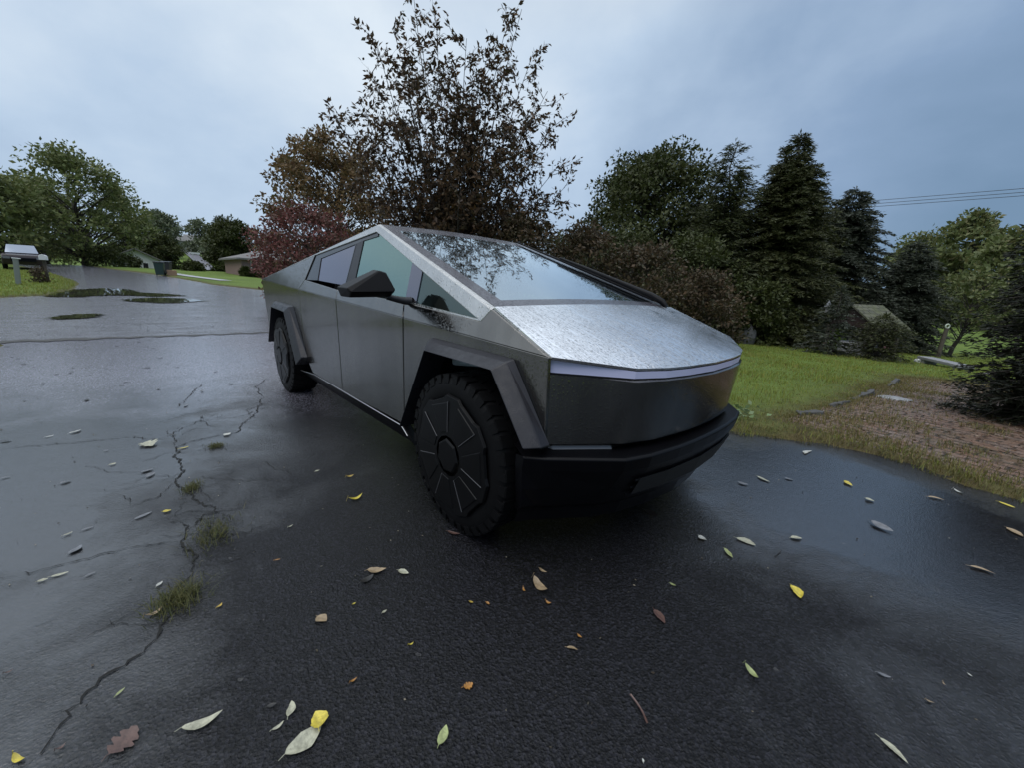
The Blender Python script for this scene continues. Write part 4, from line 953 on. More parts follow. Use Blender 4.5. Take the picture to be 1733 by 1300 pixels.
# verge by the mailbox
Pa, dA, dP = scatter(26000, -40, -19, -12, -4)
k = dA > .05; Pa = Pa[k]
tag(blades('verge_grass', np.c_[Pa, hgt(Pa[:,0],Pa[:,1])+.02], rng.uniform(.05,.13,len(Pa)), .02, rng, gm), kind='stuff')
# brown needles and crumbs on the patio
Pa, dA, dP = scatter(11000, .3, 5, 2.5, 11)
k = dP < .1; Pa = Pa[k]; n = len(Pa)
lit = leafmat('fallen brown litter', [(.06,.032,.018), (.12,.062,.034), (.20,.125,.075), (.04,.024,.015), (.30,.24,.17)], 0, .6)
leafpts = np.c_[Pa, hgt(Pa[:,0],Pa[:,1])+.016]
# soft lift of grass tufts creeping over the bed
Pa2, dA2_, dP2_ = scatter(60000, .3, 5, 2.4, 11.5)
k = (dP2_ < 0) & (dA2_ > .05) & (wob(Pa2, 1.7, 2) > .28) ; Pa2 = Pa2[k]
tag(blades('bed_grass', np.c_[Pa2, hgt(Pa2[:,0],Pa2[:,1])+.012], rng.uniform(.015,.05,len(Pa2)), .006, rng, gd, .9), kind='stuff')
tag(leaf_mesh('patio_litter', leafpts, np.c_[rng.normal(0,1,(n,2)), rng.normal(0,.08,n)], rng.uniform(.012,.042,n), rng, .4, .05, lit), kind='stuff')

# ------------------------------------------------------------------ houses, vehicle, bins, garden things
brick = simple('pinkish brick', (.25,.17,.15), .85, 0, .18, 3, .004, 30)
shing = simple('grey shingles', (.16,.155,.15), .85, 0, .25, 4, .01, 12)
siding = simple('white siding', (.62,.62,.62), .6, 0, .05, 2)
white = simple('white paint', (.70,.70,.70), .5, 0, .05, 3)
darkpane = simple('dark window pane', (.02,.022,.026), .08, 0, .1, 3)
wood = simple('weathered wood', (.085,.070,.055), .8, 0, .3, 5, .004, 50)
greywood = simple('grey-green painted post', (.20,.22,.20), .7, 0, .2, 5, .003, 50)
stone = simple('pale wet stone', (.24,.24,.245), .5, 0, .3, 6, .006, 40)
def house(name, label, loc, rz, L, D, Ht, roofh, wallmat, wins, group=None, gable=True, door=None, chimney=False):
    """long side along local x, front face at -y"""
    root = empty(name, (loc[0], loc[1], H(*loc)-.1), rz); tag(root, label, 'house', group)
    mb = MB()
    if gable: mb.prism([(-L/2,-D/2,0),(-L/2,D/2,0),(-L/2,D/2,Ht),(-L/2,0,Ht+roofh),(-L/2,-D/2,Ht)], (L,0,0))
    else: mb.box((0,0,Ht/2),(L,D,Ht))
    mb.build('wall', wallmat, root)
    mb = MB(); o = .45
    if gable:
        for s in (-1,1):
            a = Vector((0, s*(D/2+o), Ht - roofh*o/(D/2)+.03)); b = Vector((0,0,Ht+roofh+.03))
            mb.prism([(-L/2-o,a.y,a.z),(L/2+o,a.y,a.z),(L/2+o,b.y,b.z),(-L/2-o,b.y,b.z)], (0,0,.16))
    else:
        V = [(-L/2-o,-D/2-o,Ht),(L/2+o,-D/2-o,Ht),(L/2+o,D/2+o,Ht),(-L/2-o,D/2+o,Ht),(-L/2+D*.4,0,Ht+roofh),(L/2-D*.4,0,Ht+roofh)]
        mb.add(V + [(x,y,Ht-.16) for x,y,z in V[:4]], [(0,1,5,4),(1,2,5),(2,3,4,5),(3,0,4),(6,7,1,0),(7,8,2,1),(8,9,3,2),(9,6,0,3),(6,9,8,7)])
    rf = mb.build('roof', shing, root)
    if chimney:
        mb = MB(); mb.box((L*.2,0,Ht+roofh*.9),(.7,.7,1.4)); mb.build('chimney', brick, rf)
    for (side, x, z, w_, h_) in wins:
        mb = MB()
        if side == 'f': mb.box((x,-D/2-.03,z),(w_+.2,.06,h_+.2)); q = MB(); q.box((x,-D/2-.07,z),(w_,.03,h_))
        else: mb.box((side*(L/2+.03),x,z),(.06,w_+.2,h_+.2)); q = MB(); q.box((side*(L/2+.07),x,z),(.03,w_,h_))
        wn = mb.build('window', white, root); q.build('pane', darkpane, wn)
    if door:
        x, w_, h_ = door; mb = MB()
        mb.prism([(x-w_/2,-D/2,0),(x+w_/2,-D/2,0),(x+w_/2,-D/2,h_*.75)]+[(x+w_/2*math.cos(a),-D/2,h_*.75+w_/2*math.sin(a)) for a in (.6,1.1,1.57,2.0,2.5)]+[(x-w_/2,-D/2,h_*.75)], (0,-.08,0)); dr = mb.build('door', white, root)
        mb = MB(); mb.box((x,-D/2-.10,h_*.5),(w_*.5,.04,h_*.5)); mb.build('door_pane', darkpane, dr)
    return root
house('brick_house', 'single-storey pinkish brick house with grey roof at the right end of the street', (-51.2,9.4), R_(95), 8.6, 6.5, 1.95, 1.0, brick, [('f',-3.2,1.15,.42,1.2),('f',-2.3,1.15,.42,1.2)], gable=False, door=(-1.4,.6,1.7))
house('white_house', 'white-gabled house half hidden behind the street trees', (-75.5,-2.6), R_(2), 6, 4.6, 1.5, 1.2, siding, [(1,.9,.7,.5,.7)])
house('hill_house', 'grey house on the far hill at the top of the climbing road', (-194,9.0), R_(90), 9, 7, 3.4, 1.8, simple('grey siding',(.3,.3,.31),.7), [('f',-2,1.8,1.2,1.2),('f',2,1.8,1.2,1.2)], 'houses on the far hill')
house('hill_house', 'white two-storey house on the far hill right of the grey one', (-204,16.5), R_(88), 9, 7, 4.4, 1.8, siding, [('f',-2.4,3,1.2,1.2),('f',0,3,1.2,1.2),('f',2.4,1.4,1.4,1.4)], 'houses on the far hill')
# parked vehicle on the verge driveway, nose to the street
car = empty('parked_car', (-41.5,-8.0,H(-41.5,-8.0)), R_(8)); tag(car, 'dark parked vehicle with pale sky-reflecting windscreen behind the verge at far left', 'car')
cp = simple('dark maroon car paint', (.022,.014,.016), .2, 0, .1, 3); gl_ = simple('car glass', (.25,.28,.33), .05, .6, .05, 3)
mb = MB(); mb.prism([(.9,-.93,.35),(.95,-.93,.75),(.85,-.92,.98),(-.35,-.92,1.08),(-3.6,-.93,1.08),(-3.7,-.93,.4)], (0,1.86,0)); mb.build('body', cp, car, bevel=.06)
mb = MB(); V = [(-.35,-.80,1.08),(-.35,.80,1.08),(-1.0,.66,1.68),(-1.0,-.66,1.68),(-3.3,-.80,1.08),(-3.3,.80,1.08),(-2.9,.66,1.66),(-2.9,-.66,1.66)]
mb.add(V, [(2,3,7,6),(3,0,4,7),(1,2,6,5),(4,5,6,7)]); mb.build('cabin', cp, car, bevel=.03)
mb = MB(); mb.prism([(-.33,-.74,1.11),(-.33,.74,1.11),(-.94,.62,1.64),(-.94,-.62,1.64)], (.012,0,.012)); mb.build('windscreen', gl_, car)
mb = MB(); mb.box((.94,0,.66),(.06,1.1,.22)); mb.build('grille', M['black'], car)
for s in S2:
    mb = MB(); mb.box((.93,s*.72,.78),(.07,.30,.14)); mb.build('headlight', M['lamp'], car)
    mb = MB(); mb.box((-.55,s*1.0,1.12),(.12,.2,.14)); mb.build('side_mirror', M['black'], car, bevel=.03)
    for x_ in (.1,-2.8):
        mb = MB(); mb.lathe([(.01,-.1),(.33,-.1),(.34,0),(.33,.1),(.01,.1)], 20, 'y', (x_,s*.86,.33)); mb.build('wheel', M['rubber'], car)
# leaning post and white mailbox
pr = empty('verge_post', (-25.4,-6.12,H(-25.4,-6.12))); tag(pr, 'leaning grey-green wooden post with a pale cap board on the left grass verge', 'post')
mb = MB(); mb.box((0,0,.55),(.15,.15,1.14)); mb.build('post', greywood, pr, bevel=.01)
mb = MB(); mb.box((0,.02,1.12),(.18,.24,.04)); mb.build('cap_board', white, pr, bevel=.01)
pr.rotation_euler = (R_(-4), 0, 0)
mbx = empty('mailbox', (-27.6,-5.5,H(-27.6,-5.5))); tag(mbx, 'white mailbox on a dark wooden post beside the parked vehicle', 'mailbox')
mb = MB(); mb.box((0,0,.52),(.11,.11,1.06)); mb.build('post', wood, mbx)
mb = MB(); pf = [(-.28,-.12,1.05),(-.28,.12,1.05),(-.28,.12,1.20)] + [(-.28,.12*math.cos(a),1.20+.10*math.sin(a)) for a in (.5,1.0,1.57,2.1,2.6)] + [(-.28,-.12,1.20)]
mb.prism(pf, (.56,0,0)); mb.build('box', white, mbx, bevel=.008)
mb = MB(); mb.box((0,-.14,1.22),(.12,.012,.05)); mb.build('flag', simple('faded red flag',(.3,.05,.04),.5), mbx)
clump_tree('round_bush', 'small brown dried plant at the foot of the white mailbox', (-27.3,-5.7), .75, .8, LF['brown'], 150, 22, 40, .10, .02, None, .16, .02, 'shrub')
def bin_(label, x, y, rz, m):
    b = empty('trash_bin', (x,y,H(x,y)+.02), rz); tag(b, label, 'trash bin', 'bins at the kerb')
    q = MB(); q.add([(-.24,-.27,.05),(.24,-.27,.05),(.24,.25,.05),(-.24,.25,.05),(-.30,-.36,.95),(.30,-.36,.95),(.30,.34,.95),(-.30,.34,.95)], [(0,1,2,3),(4,5,6,7),(0,1,5,4),(1,2,6,5),(2,3,7,6),(3,0,4,7)]); q.build('bin_body', m, b, bevel=.02)
    q = MB(); q.prism([(-.33,-.40,.955),(.33,-.40,.955),(.33,.38,1.02),(-.33,.38,1.02)], (0,0,.05)); q.build('lid', M['black'], b, bevel=.015)
    for s in S2:
        q = MB(); q.lathe([(.01,-.03),(.12,-.03),(.12,.03),(.01,.03)], 16, 'y', (0,0,0)); wv = q.build('bin_wheel', M['rubber'], b, (s*.27,.27,.12)); wv.rotation_euler = (0,0,math.pi/2)
dg = simple('dark green bin plastic', (.012,.035,.028), .45, 0, .1, 5)
bin_('dark green trash bin with black lid standing at the street edge', -40.9, -1.05, R_(80), dg)
bin_('second dark bin just right of the dark green trash bin', -43.2, -.55, R_(70), simple('charcoal bin plastic',(.02,.02,.022),.45,0,.1,5))
mb = MB(); mb.box((0,0,.22),(.5,.6,.44)); tag(mb.build('cardboard_box', simple('wet cardboard',(.32,.20,.13),.8,0,.15,4), None, (-41.1,-.35,H(-41.1,-.35)+.02), bevel=.02), 'brown cardboard box on the ground beside the dark green trash bin', 'box')
sg = empty('street_sign', (-62,2.7,H(-62,2.7))); tag(sg, 'small white sign on a thin pole beside the climbing road', 'sign')
mb = MB(); mb.tube([(0,0,0),(0,0,2.2)], .04, 6); mb.build('pole', siding, sg)
mb = MB(); mb.box((0,.3,2.1),(.05,.9,.22)); mb.build('sign_panel', white, sg)
# small roofed garden well behind the lawn
wl = empty('garden_well', (-1.22,17.7,H(-1.22,17.7)), R_(-32)); tag(wl, 'small dark wooden shelter with a shingled gable roof between the spruces', 'shelter')
mb = MB()
for s in S2:
    mb.prism([(s*-.0+.0,-.55,2.0),(s*1.25,-.55,1.16),(s*1.25,.95,1.16),(0,.95,2.0)], (0,0,.07))

def shmat():
    t = NT('mossy shingles'); v = t.coord('Object')
    b = t.n.new('ShaderNodeTexBrick'); t.l.new(v, b.inputs['Vector']); b.inputs['Scale'].default_value = 1; b.inputs['Brick Width'].default_value = .26; b.inputs['Row Height'].default_value = .17; b.inputs['Mortar Size'].default_value = .014
    mpn = t.n.new('ShaderNodeMapping'); mpn.inputs['Rotation'].default_value = (0,0,math.pi/2); t.l.new(v, mpn.inputs['Vector']); t.l.new(mpn.outputs[0], b.inputs['Vector'])
    b.inputs['Color1'].default_value = (.12,.118,.09,1); b.inputs['Color2'].default_value = (.075,.078,.055,1); b.inputs['Mortar'].default_value = (.03,.03,.022,1)
    return t.done(t.bsdf(t.mixc(t.ramp(t.noise(v, 4, 4), [(.4,0.),(.65,.6)]), b.outputs['Color'], (.10,.11,.05)), .85, 0, .3, t.bump(b.outputs['Fac'], .6, -.02)))
mossy = shmat(); wl.scale = (.92,.92,.92)
mb.build('roof', mossy, wl)
mb = MB(); mb.prism([(0,-.40,1.97),(1.15,-.40,1.18),(-1.15,-.40,1.18)], (0,.05,0)); mb.build('gable', simple('dark stained wood',(.035,.020,.018),.8,0,.3,6,.005,40), wl)
for sx in S2:
    for sy in (-.36,.80):
        mb = MB(); mb.box((sx*.95,sy,.62),(.11,.11,1.26)); mb.build('post', wood, wl)
mb = MB(); mb.lathe([(.62,0),(.66,.55),(.55,.57),(.50,.1)], 20, 'z', (0,.2,0)); mb.build('well_ring', stone, wl)
# birdhouse on a pole
bd = empty('birdhouse', (-2.15,17.2,H(-2.15,17.2))); tag(bd, 'small grey birdhouse on a thin pole in front of the largest spruce', 'birdhouse')
bd.scale = (.62,.62,.98)
mb = MB(); mb.tube([(0,0,0),(0,0,1.55)], .022, 6); mb.build('pole', M['black'], bd)
mb = MB(); mb.box((0,0,1.66),(.20,.20,.22)); mb.build('nest_box', simple('grey birdhouse wood',(.16,.16,.16),.7), bd)
mb = MB(); mb.add([(-.17,-.17,1.77),(.17,-.17,1.77),(.17,.17,1.77),(-.17,.17,1.77),(0,0,2.02)], [(0,1,4),(1,2,4),(2,3,4),(3,0,4),(0,1,2,3)]); mb.build('roof', simple('slate birdhouse roof',(.13,.135,.15),.6), bd)
# fence post with round ring
fp = empty('ring_post', (.83,24.2,H(.83,24.2))); tag(fp, 'weathered round post topped by a pale ring at the edge of the bright field', 'post')
mb = MB(); mb.tube([(0,0,-.1),(.0,0,.7),(.02,0,1.36)], [.085,.08,.075], 8); mb.build('post', wood, fp)
mb = MB(); n_ = 16; mb.tube([(.02+.09*math.cos(2*math.pi*i/n_)*.66, .09*math.cos(2*math.pi*i/n_)*.75, 1.44+.09*math.sin(2*math.pi*i/n_)) for i in range(n_+1)], .028, 6); mb.build('ring', simple('pale ring',(.5,.55,.45),.5), fp)
# stone slab bench
bn = empty('stone_bench', (1.25,16.6,H(1.25,16.6)), R_(-58)); tag(bn, 'low pale stone slab bench at the end of the paver patch', 'bench')
mb = MB(); mb.box((0,0,.19),(1.9,.40,.09)); mb.build('slab', stone, bn, bevel=.015)
for s in S2:
    mb = MB(); mb.box((s*.7,0,.07),(.22,.34,.16)); mb.build('support', stone, bn, bevel=.01)
def rock(name, label, x, y, dims, seed, mat, cat='stone', rz=0, group=None, zoff=0):
    rr = np.random.default_rng(seed); import bmesh
    bm = bmesh.new(); bmesh.ops.create_icosphere(bm, subdivisions=2, radius=.5)
    for v_ in bm.verts:
        v_.co *= 1 + .16*rr.normal()*.6
        v_.co = Vector((v_.co.x*dims[0], v_.co.y*dims[1], (v_.co.z+.3)*dims[2]))
    me = bpy.data.meshes.new(name); bm.to_mesh(me); bm.free()
    o = link(name, me, mat, None, (x,y,H(x,y)+zoff)); o.rotation_euler.z = rz
    return tag(o, label, cat, group)
rock('garden_stone', 'white stone at the left end of the slab bench', .72, 17.3, (.42,.36,.26), 1, white, )
rock('garden_stone', 'upright grey boulder under the bushes behind the hood corner', -4.45, 16.1, (.75,.5,1.1), 2, simple('grey boulder',(.12,.12,.125),.8,0,.3,4,.01,20))
rock('garden_stone', 'pale flat stone set in the grass near the right end of the slab bench', 2.25, 15.2, (.5,.3,.12), 3, stone)
rock('garden_stone', 'small white stone at the foot of the dark right-hand evergreen', 2.52, 7.2, (.22,.18,.12), 4, white)
edgm = simple('weathered edging stone', (.06,.058,.056), .7, 0, .4, 9, .008, 30)
def edging(label, x, y, L, w_, h_, rz, seed):
    mbq = MB(); q = random.Random(seed); n = 7; V = []
    for i in range(n+1):
        t = i/n-.5
        for yy_, zz_ in ((-w_/2,-.03),(-w_/2+.01,h_),(w_/2-.01,h_),(w_/2,-.03)): V.append((t*L+q.gauss(0,.008), yy_+q.gauss(0,.012), zz_+q.gauss(0,.008)))
    mbq.add(V, [(i*4+j,(i+1)*4+j,(i+1)*4+(j+1)%4,i*4+(j+1)%4) for i in range(n) for j in range(4)] + [(0,1,2,3),(n*4+3,n*4+2,n*4+1,n*4)])
    o = mbq.build('edging_stone', edgm, None, (x,y,H(x,y)), bevel=.008); o.rotation_euler.z = rz
    tag(o, label, 'stone', 'edging stones along the paver patch')
edging('nearest edging stone between lawn and paver patch', .62, 3.60, .34, .09, .045, R_(62), 5)
edging('second nearest edging stone between lawn and paver patch', .74, 4.5, .5, .08, .045, R_(80), 6)
edging('long edging stone halfway along the paver patch border', .82, 5.6, 1.1, .08, .05, R_(86), 7)
edging('farthest edging stone along the paver patch border', .88, 8.3, 1.2, .09, .05, R_(89), 8)
rock('paving_slab', 'broad pale slab lying just inside the paver patch border', 1.12, 5.95, (.42,.30,.05), 9, stone, 'slab', .3)
fl = empty('potted_flower', (-.32,17.5,H(-.32,17.5))); tag(fl, 'pink flower in a pale pot before the juniper bush', 'flower pot')
mb = MB(); mb.lathe([(.02,0),(.10,0),(.14,.22),(.12,.22),(.02,.18)], 14, 'z'); mb.build('pot', stone, fl)
rgf = np.random.default_rng(3); leaf_mesh('blossom', np.c_[rgf.normal(0,.07,(60,2)), rgf.uniform(.26,.48,60)], rgf.normal(0,1,(60,3)), .08, rgf, .7, .5, leafmat('pink petals', [(.55,.22,.30),(.65,.32,.38)], .2), fl)
# power lines and their pole behind the big spruce
pole = empty('utility_pole', (-8.1,42.2,H(-8.1,42.2))); tag(pole, 'wooden utility pole hidden behind the largest spruce where the power lines end', 'utility pole')
mb = MB(); mb.tube([(0,0,0),(0,0,10.4)], [.16,.11], 8); mb.build('pole', wood, pole)
mb = MB(); mb.box((0,0,9.9),(.12,1.6,.12)); mb.build('crossarm', wood, pole)
wm = simple('black cable', (.015,.015,.015), .5)
for k, (zl, lb) in enumerate(((9.30,'uppermost of the three power lines crossing the sky at right'),(9.06,'middle one of the three power lines crossing the sky at right'),(8.84,'lowest of the three power lines crossing the sky at right'))):
    mb = MB(); mb.tube([(-8.1+t*3, 42.2+t*.22, zl - .02*k*0 - .9*math.sin(math.pi*min(1,t/16))*0.12) for t in range(0,17)], .018, 5)
    tag(mb.build('power_line', wm), lb, 'power line', 'power lines at right')

# ------------------------------------------------------------------ weeds and fallen leaves on the driveway
wg = leafmat('crack weeds', [(.05,.065,.016), (.085,.09,.025), (.11,.10,.035), (.035,.045,.014)], .25)
def tuft(label, x, y, rx, ry, n, h_, rz, seed, kind='grass tuft'):
    rr = np.random.default_rng(seed); q = np.c_[rr.normal(0,rx/2,n), rr.normal(0,ry/2,n)]
    c, s = math.cos(rz), math.sin(rz); q = np.c_[q[:,0]*c-q[:,1]*s, q[:,0]*s+q[:,1]*c]
    o = blades('weed_tuft', np.c_[q, np.zeros(n)], rr.uniform(.3,1,n)*h_, .003, rr, wg, 1.9); o.location = (x,y,.003)
    return tag(o, label, kind, 'weeds in the driveway cracks')
tuft('sparse weed tuft in the crack, upper and longer of the two large ones', -.70,-2.03,.11,.16,420,.035,R_(75),1)
tuft('bushier weed tuft beside a curled tan leaf, nearest the camera', -.24,-2.20,.085,.10,520,.05,R_(60),2)
tuft('tiny weed tuft at the farthest bend of the crack', -2.06,-1.88,.05,.06,300,.03,0,3)
tuft('thin weed tuft in the middle of the long crack', -1.36,-2.08,.05,.08,340,.03,R_(70),4)
# broad-leaved weed at the lawn corner
wp = empty('broadleaf_weed', (.12,2.62,.04)); tag(wp, 'pale broad-leaved weed at the lawn corner by the front bumper', 'weed')
leaf_mesh('foliage', np.c_[rgf.normal(0,.14,(70,2)), rgf.uniform(.01,.09,70)], np.c_[rgf.normal(0,1,(70,2)), rgf.uniform(0,.5,70)], .075, rgf, .6, .2, leafmat('pale weed leaves', [(.16,.22,.10),(.22,.28,.15),(.10,.16,.05)], .2), wp)
LC = {'pale': (.42,.41,.30), 'white': (.52,.52,.47), 'grey': (.16,.165,.18), 'yellow': (.62,.50,.06), 'gold': (.50,.34,.05), 'tan': (.34,.25,.15), 'brown': (.11,.060,.048), 'orange': (.42,.20,.05), 'dark': (.02,.018,.016), 'green': (.34,.38,.16)}
def lmat(nm, c):
    t = NT('fallen leaf ' + nm); v = t.coord('Object')
    n = t.noise(v, 60, 4, .7); s = t.noise(v, 190, 3)
    cc = t.mixc(t.ramp(n, [(.35,1.),(.62,0.)]), c, tuple(x*.55 for x in c))
    cc = t.mixc(t.ramp(s, [(.60,0.),(.72,.7)]), cc, tuple(x*.35 for x in c))
    return t.done(t.bsdf(cc, .35, 0, .5, t.bump(n, .4, .003)))
LM = {k: lmat(k, c) for k, c in LC.items()}
def leaf_obj(shape, L, rr, mat, name='fallen_leaf'):
    """a curled leaf: outline rows across, with midrib fold and lengthwise curl"""
    n = 12; V = []; F = []
    wmax = {'long': .30, 'oval': .48, 'round': .85, 'curl': .36, 'lobed': .9, 'twig': .07}[shape]*L/2
    cu = rr.uniform(.01,.09) if shape != 'curl' else .40; fo = rr.uniform(.1,.4); tw = rr.uniform(-.3,.3); bend = rr.uniform(-.15,.15)
    for i in range(n+1):
        t = i/n
        wv = math.sin(math.pi*t**.8)**.8 if shape != 'twig' else 1
        if shape == 'lobed': wv = [.05,.06,.5,.75,.42,.95,1.0,.5,.85,.72,.35,.4,.0][i]
        if i in (0,n) and shape != 'twig': wv = .02
        wv *= 1 + rr.uniform(-.08,.08)
        x = (t-.5)*L; z = cu*L*(2*t-1)**2*(1 if shape != 'curl' else .6) + .002; yc = bend*L*math.sin(math.pi*t)
        for j in (-1,-.5,0,.5,1):
            V.append((x, yc + j*wv*wmax, max(.0015, z + abs(j)*wv*wmax*fo + tw*j*wv*wmax*t)))
    F = [(i*5+j,(i+1)*5+j,(i+1)*5+j+1,i*5+j+1) for i in range(n) for j in range(4)]
    b = MB(); b.add(V, F, True)
    if shape != 'twig': b.tube([(-.5*L-.16*L,0,.003),(-.5*L,0,cu*L*.9+.003)], [.0008,.0012], 4)
    o = b.build(name, mat)
    return o
LV = [(0.66,-1.96,0.112,1.8),(0.41,-2.18,0.102,1.43),(0.54,-1.97,0.052,2.7),(0.57,-2.01,0.036,1.79),(0.34,-2.36,0.082,2.25),(0.25,-2.49,0.021,1.96),(0.22,-2.57,0.046,0.61),(0.14,-2.37,0.03,2.29),(-0.18,-2.65,0.021,1.71),(0.23,-1.78,0.052,0.4),(-0.62,-1.32,0.091,1.65),(-1.11,-2.21,0.039,1.38),(-0.4,-2.26,0.034,2.47),(-0.21,-2.28,0.059,1.93),(-0.1,-2.08,0.027,2.26),(-0.73,-2.64,0.033,1.55),(-0.74,-2.59,0.057,1.53),(-0.66,-2.49,0.039,1.96),(-0.94,-2.56,0.071,2.56),(-1.13,-2.6,0.04,2.07),(-1.14,-2.53,0.049,1.82),(-1.13,-2.31,0.089,2.11),(-2.16,-2.07,0.068,1.84),(-2.3,-1.77,0.064,2.31),(-3.06,-2.73,0.095,2.4),(-3.02,-2.87,0.052,1.98),(-2.38,-2.29,0.138,0.55),(-1.82,-2.29,0.072,1.94),(-1.72,-2.27,0.073,2.47),(0.09,-1.49,0.086,1.04),(0.18,-1.4,0.058,0.5),(0.12,-1.55,0.069,1.79),(-0.93,-1.24,0.05,1.46),(-1.15,-1.39,0.035,1.77),(-0.53,-1.71,0.029,1.95),(0.57,-1.78,0.025,1.66),(0.56,-1.56,0.021,1.48),(0.23,-1.65,0.015,1.72),(0.35,-1.57,0.023,1.78),(0.49,-2.01,0.029,1.33),(-0.27,-1.83,0.028,1.26),(-2.19,-2.97,0.048,1.8),(-1.9,-2.68,0.054,1.9),(-2.08,-2.47,0.042,2.05),(1.12,0.19,0.097,0.1),(1.29,0.47,0.065,0.81),(0.95,0.03,0.048,-0.18),(1.1,0.0,0.081,-0.69),(1.42,-0.05,0.086,-0.88),(1.09,-0.69,0.077,-0.46),(1.44,-0.67,0.061,-0.49),(1.82,-0.61,0.076,-0.43),(0.91,-1.64,0.06,2.19),(1.25,-1.11,0.098,-0.44),(2.0,0.93,0.092,0.13),(1.59,1.04,0.122,-0.44),(1.48,1.43,0.052,-0.23),(1.33,1.63,0.086,-0.9),(0.9,1.17,0.103,-0.31),(1.02,1.34,0.056,0.26),(1.88,2.15,0.063,-0.54),(1.78,1.86,0.088,0.33),(2.11,2.15,0.085,-0.48),(2.13,1.65,0.098,-0.89),(0.65,-0.96,0.103,-0.15),(0.58,-0.87,0.044,0.15),(0.62,-1.03,0.028,-0.28),(0.74,-1.0,0.028,0.27),(0.53,-1.26,0.02,0.49),(0.94,-1.03,0.022,0.05),(0.96,-1.1,0.043,0.6),(0.83,-1.49,0.036,1.32),(1.03,-0.46,0.029,0.21),(1.27,0.22,0.079,1.5),(0.63,0.03,0.094,-0.09),(0.06,-1.04,0.074,0.55),(1.88,-0.3,0.022,0.3),(1.91,-0.16,0.016,-0.72),(0.83,0.96,0.068,0.24),(0.58,-1.21,0.021,0.16),(1.34,-1.23,0.012,2.37),(0.96,2.12,0.139,1.42),(1.76,-0.29,0.04,0.34),(1.97,-0.03,0.014,-0.5)]
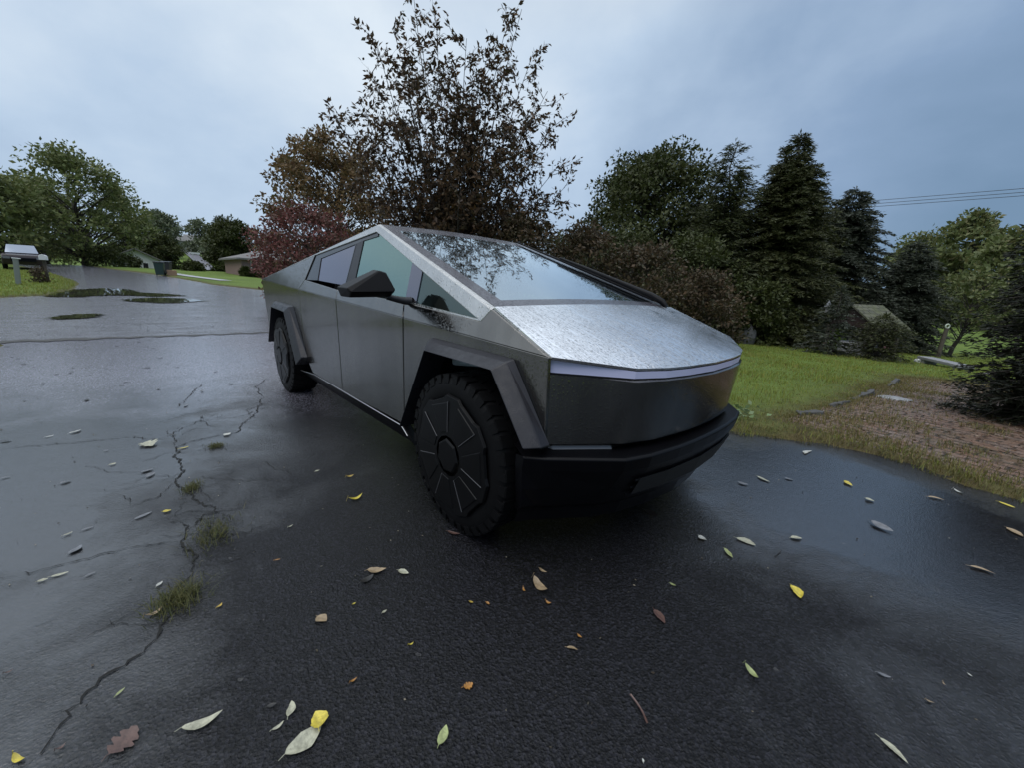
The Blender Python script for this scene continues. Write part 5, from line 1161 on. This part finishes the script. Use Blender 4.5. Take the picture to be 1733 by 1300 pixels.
LI = '''pale oval|big pale leaf with a bright yellow folded end near the bottom edge
pale long|long pale leaf lying left of the big yellow-ended leaf
pale oval|small upright pale leaf just above the big yellow-ended leaf
pale long|faint narrow leaf touching the small upright pale leaf
brown lobed|brown lobed leaf at the bottom left
brown curl|small brown crumb left of the brown lobed leaf
yellow curl|yellow-green scrap in the bottom left corner
green long|small yellowish sliver lying across the lower end of the crack
brown curl|small brown leaf at the lower left edge
tan round|round tan leaf near the centre left of the driveway
yellow curl|brightest yellow curled leaf beside the front wheel
yellow round|pale yellow round leaf left of the crack junction
white oval|small white leaf just above the bushier weed tuft
tan curl|curled tan leaf lying in the bushier weed tuft
gold oval|small golden leaf right of the bushier weed tuft
pale oval|smaller of two pale leaves together at the left
pale long|larger of two pale leaves together at the left
grey long|grey leaf right of the pale pair at the left
grey oval|grey-green pale leaf on the side crack at the left
pale long|thin pale leaf above the side crack at the left
grey long|thin grey leaf above the side crack, right of a thin pale one
grey long|long grey leaf left of the middle of the crack
yellow long|yellow leaf on the driveway beside the thin crack behind the long grey leaf
white round|white round leaf at the crack bend nearest the truck
white long|longer white leaf far out on the left driveway
white long|shorter white leaf left of the longer white one far out
pale lobed|clump-like pale leaf in the dark patch beside the crack
grey oval|grey leaf left of the crack top, upper of two
grey oval|grey leaf left of the crack top, lower of two
tan oval|tan and cream leaf on the dark patch below the front wheel
pale oval|pale leaf right of the tan and cream leaf
dark oval|dark wet leaf under the tan and cream leaf
gold curl|small orange-yellow leaf behind the brightest yellow leaf
pale oval|small pale leaf near the sill shadow
pale curl|tiny pale flake right of the upper weed tuft
orange curl|small orange leaf low in the centre left
yellow curl|small yellow leaf low in the centre of the photo
yellow oval|tiny yellow fleck beside the round tan leaf
pale oval|tiny pale fleck right of the round tan leaf
dark oval|small dark leaf above the faint narrow leaf
orange long|thin orange sliver right of the upper weed tuft
grey long|grey leaf at the left edge beyond the cracks
grey oval|grey leaf flat on the left driveway beyond the side crack
pale oval|small pale leaf below the dark patch at the left
pale oval|big pale leaf in front of the bumper on the bright wet patch
pale oval|pale leaf right of the big pale leaf on the bright wet patch
white round|round whitish leaf at the edge of the bumper shadow
green long|greenish leaf with a dark end below the big pale leaf
yellow oval|yellow pear-shaped leaf on the bright wet patch
brown oval|mottled tan-brown leaf in the centre foreground
green curl|olive-yellow twisted leaf in the right foreground
pale long|long pale leaf near the bottom right corner
green oval|pale green leaf standing near the bottom centre
brown twig|dark brown twig in the bottom centre
tan long|large tan-grey leaf near the right edge
grey oval|blue-grey wet leaf stuck on the bright wet patch
pale round|pale round leaf near the upper right driveway
yellow oval|pale yellow leaf below the lawn corner on the right driveway
pale long|pale leaf nearest the bumper on the right driveway
grey oval|grey leaf right of the pale leaf nearest the bumper
white curl|white curled leaf close to the paver patch
tan long|tan leaf left of the white curled leaf
yellow long|yellow sliver at the far right edge
tan oval|tan leaf at the right edge below the yellow sliver
tan curl|brown and tan curled leaf in the truck's shadow
tan long|small tan sliver above the curled leaf in the shadow
orange curl|tiny orange crumb left of the curled leaf in the shadow
orange curl|tiny orange crumb below the curled leaf in the shadow
gold oval|tiny golden fleck left of centre in the dark shadow
orange oval|small orange leaf in the dark centre
tan long|thin tan leaf with a stem in the dark centre
orange lobed|ragged orange leaf left of the dark twig
green oval|small yellow-green leaf left of the yellow pear-shaped leaf
dark twig|short dark twig on the bright wet patch
dark oval|wet dark leaf in the bumper shadow
brown long|red-brown leaf beside the front tyre
tan curl|small tan leaf at the right foreground, lower of two
tan curl|small tan leaf at the right foreground, upper of two
grey oval|grey leaf in front of the bumper corner
orange oval|orange speck beside the golden fleck in the shadow
white oval|tiny white petal at the bottom centre
white long|white leaf lying by the lawn edge
grey long|faint grey leaf at the right foreground
white oval|tiny pale fleck at the far right foreground'''.split('\n')
rr = random.Random(44)
for (x, y, L, a), line in zip(LV, LI):
    ck, rest = line.split('|'); c, sh = ck.split()
    L_ = L*(1.0 if sh != 'twig' else 1.0)
    o = leaf_obj(sh, L_, rr, LM[c], 'twig' if sh == 'twig' else 'fallen_leaf')
    o.location = (x, y, .003); o.rotation_euler.z = a
    tag(o, rest, 'twig' if sh == 'twig' else 'leaf', 'leaves fallen on the driveway')
    if rest.startswith('big pale leaf with a bright yellow'):
        e = leaf_obj('round', L*.52, rr, LM['yellow'], 'yellow_end'); e.parent = o; e.location = (L*.42, .012, .010); e.rotation_euler.z = 1.2; e['label'] = 'bright yellow folded end'
# far flecks on the driveway mouth and street: nothing tells them apart
protoD = leaf_obj('oval', .07, rr, LM['dark'], 'leaf_fragment'); protoP = leaf_obj('oval', .06, rr, LM['grey'], 'leaf_fragment')
nD = nP = 0
while nD + nP < 130:
    x, y = rr.uniform(-14,-2.0), rr.uniform(-4.4,-.9)
    if rr.random() > .35 + .65*(x < -3.5) or (x > -6 and y > -1.25): continue
    if x < -9.6 and rr.random() < .3: continue
    dk = rr.random() < .6
    src = protoD if dk else protoP
    if dk: o = src if nD == 0 else src.copy(); nD += 1
    else: o = src if nP == 0 else src.copy(); nP += 1
    if (dk and nD > 1) or (not dk and nP > 1): col.objects.link(o)
    o.location = (x, y, H(x,y) + (.004 if x > -9.75 else -.006)); o.rotation_euler.z = rr.uniform(0,6.28); s = rr.uniform(.5,1.3); o.scale = (s,s,s)
    tag(o, 'dark wet leaf scrap scattered over the far left paving' if dk else 'grey wet leaf scrap scattered over the far left paving', 'leaf', 'dark leaf scraps on the far paving' if dk else 'grey leaf scraps on the far paving')
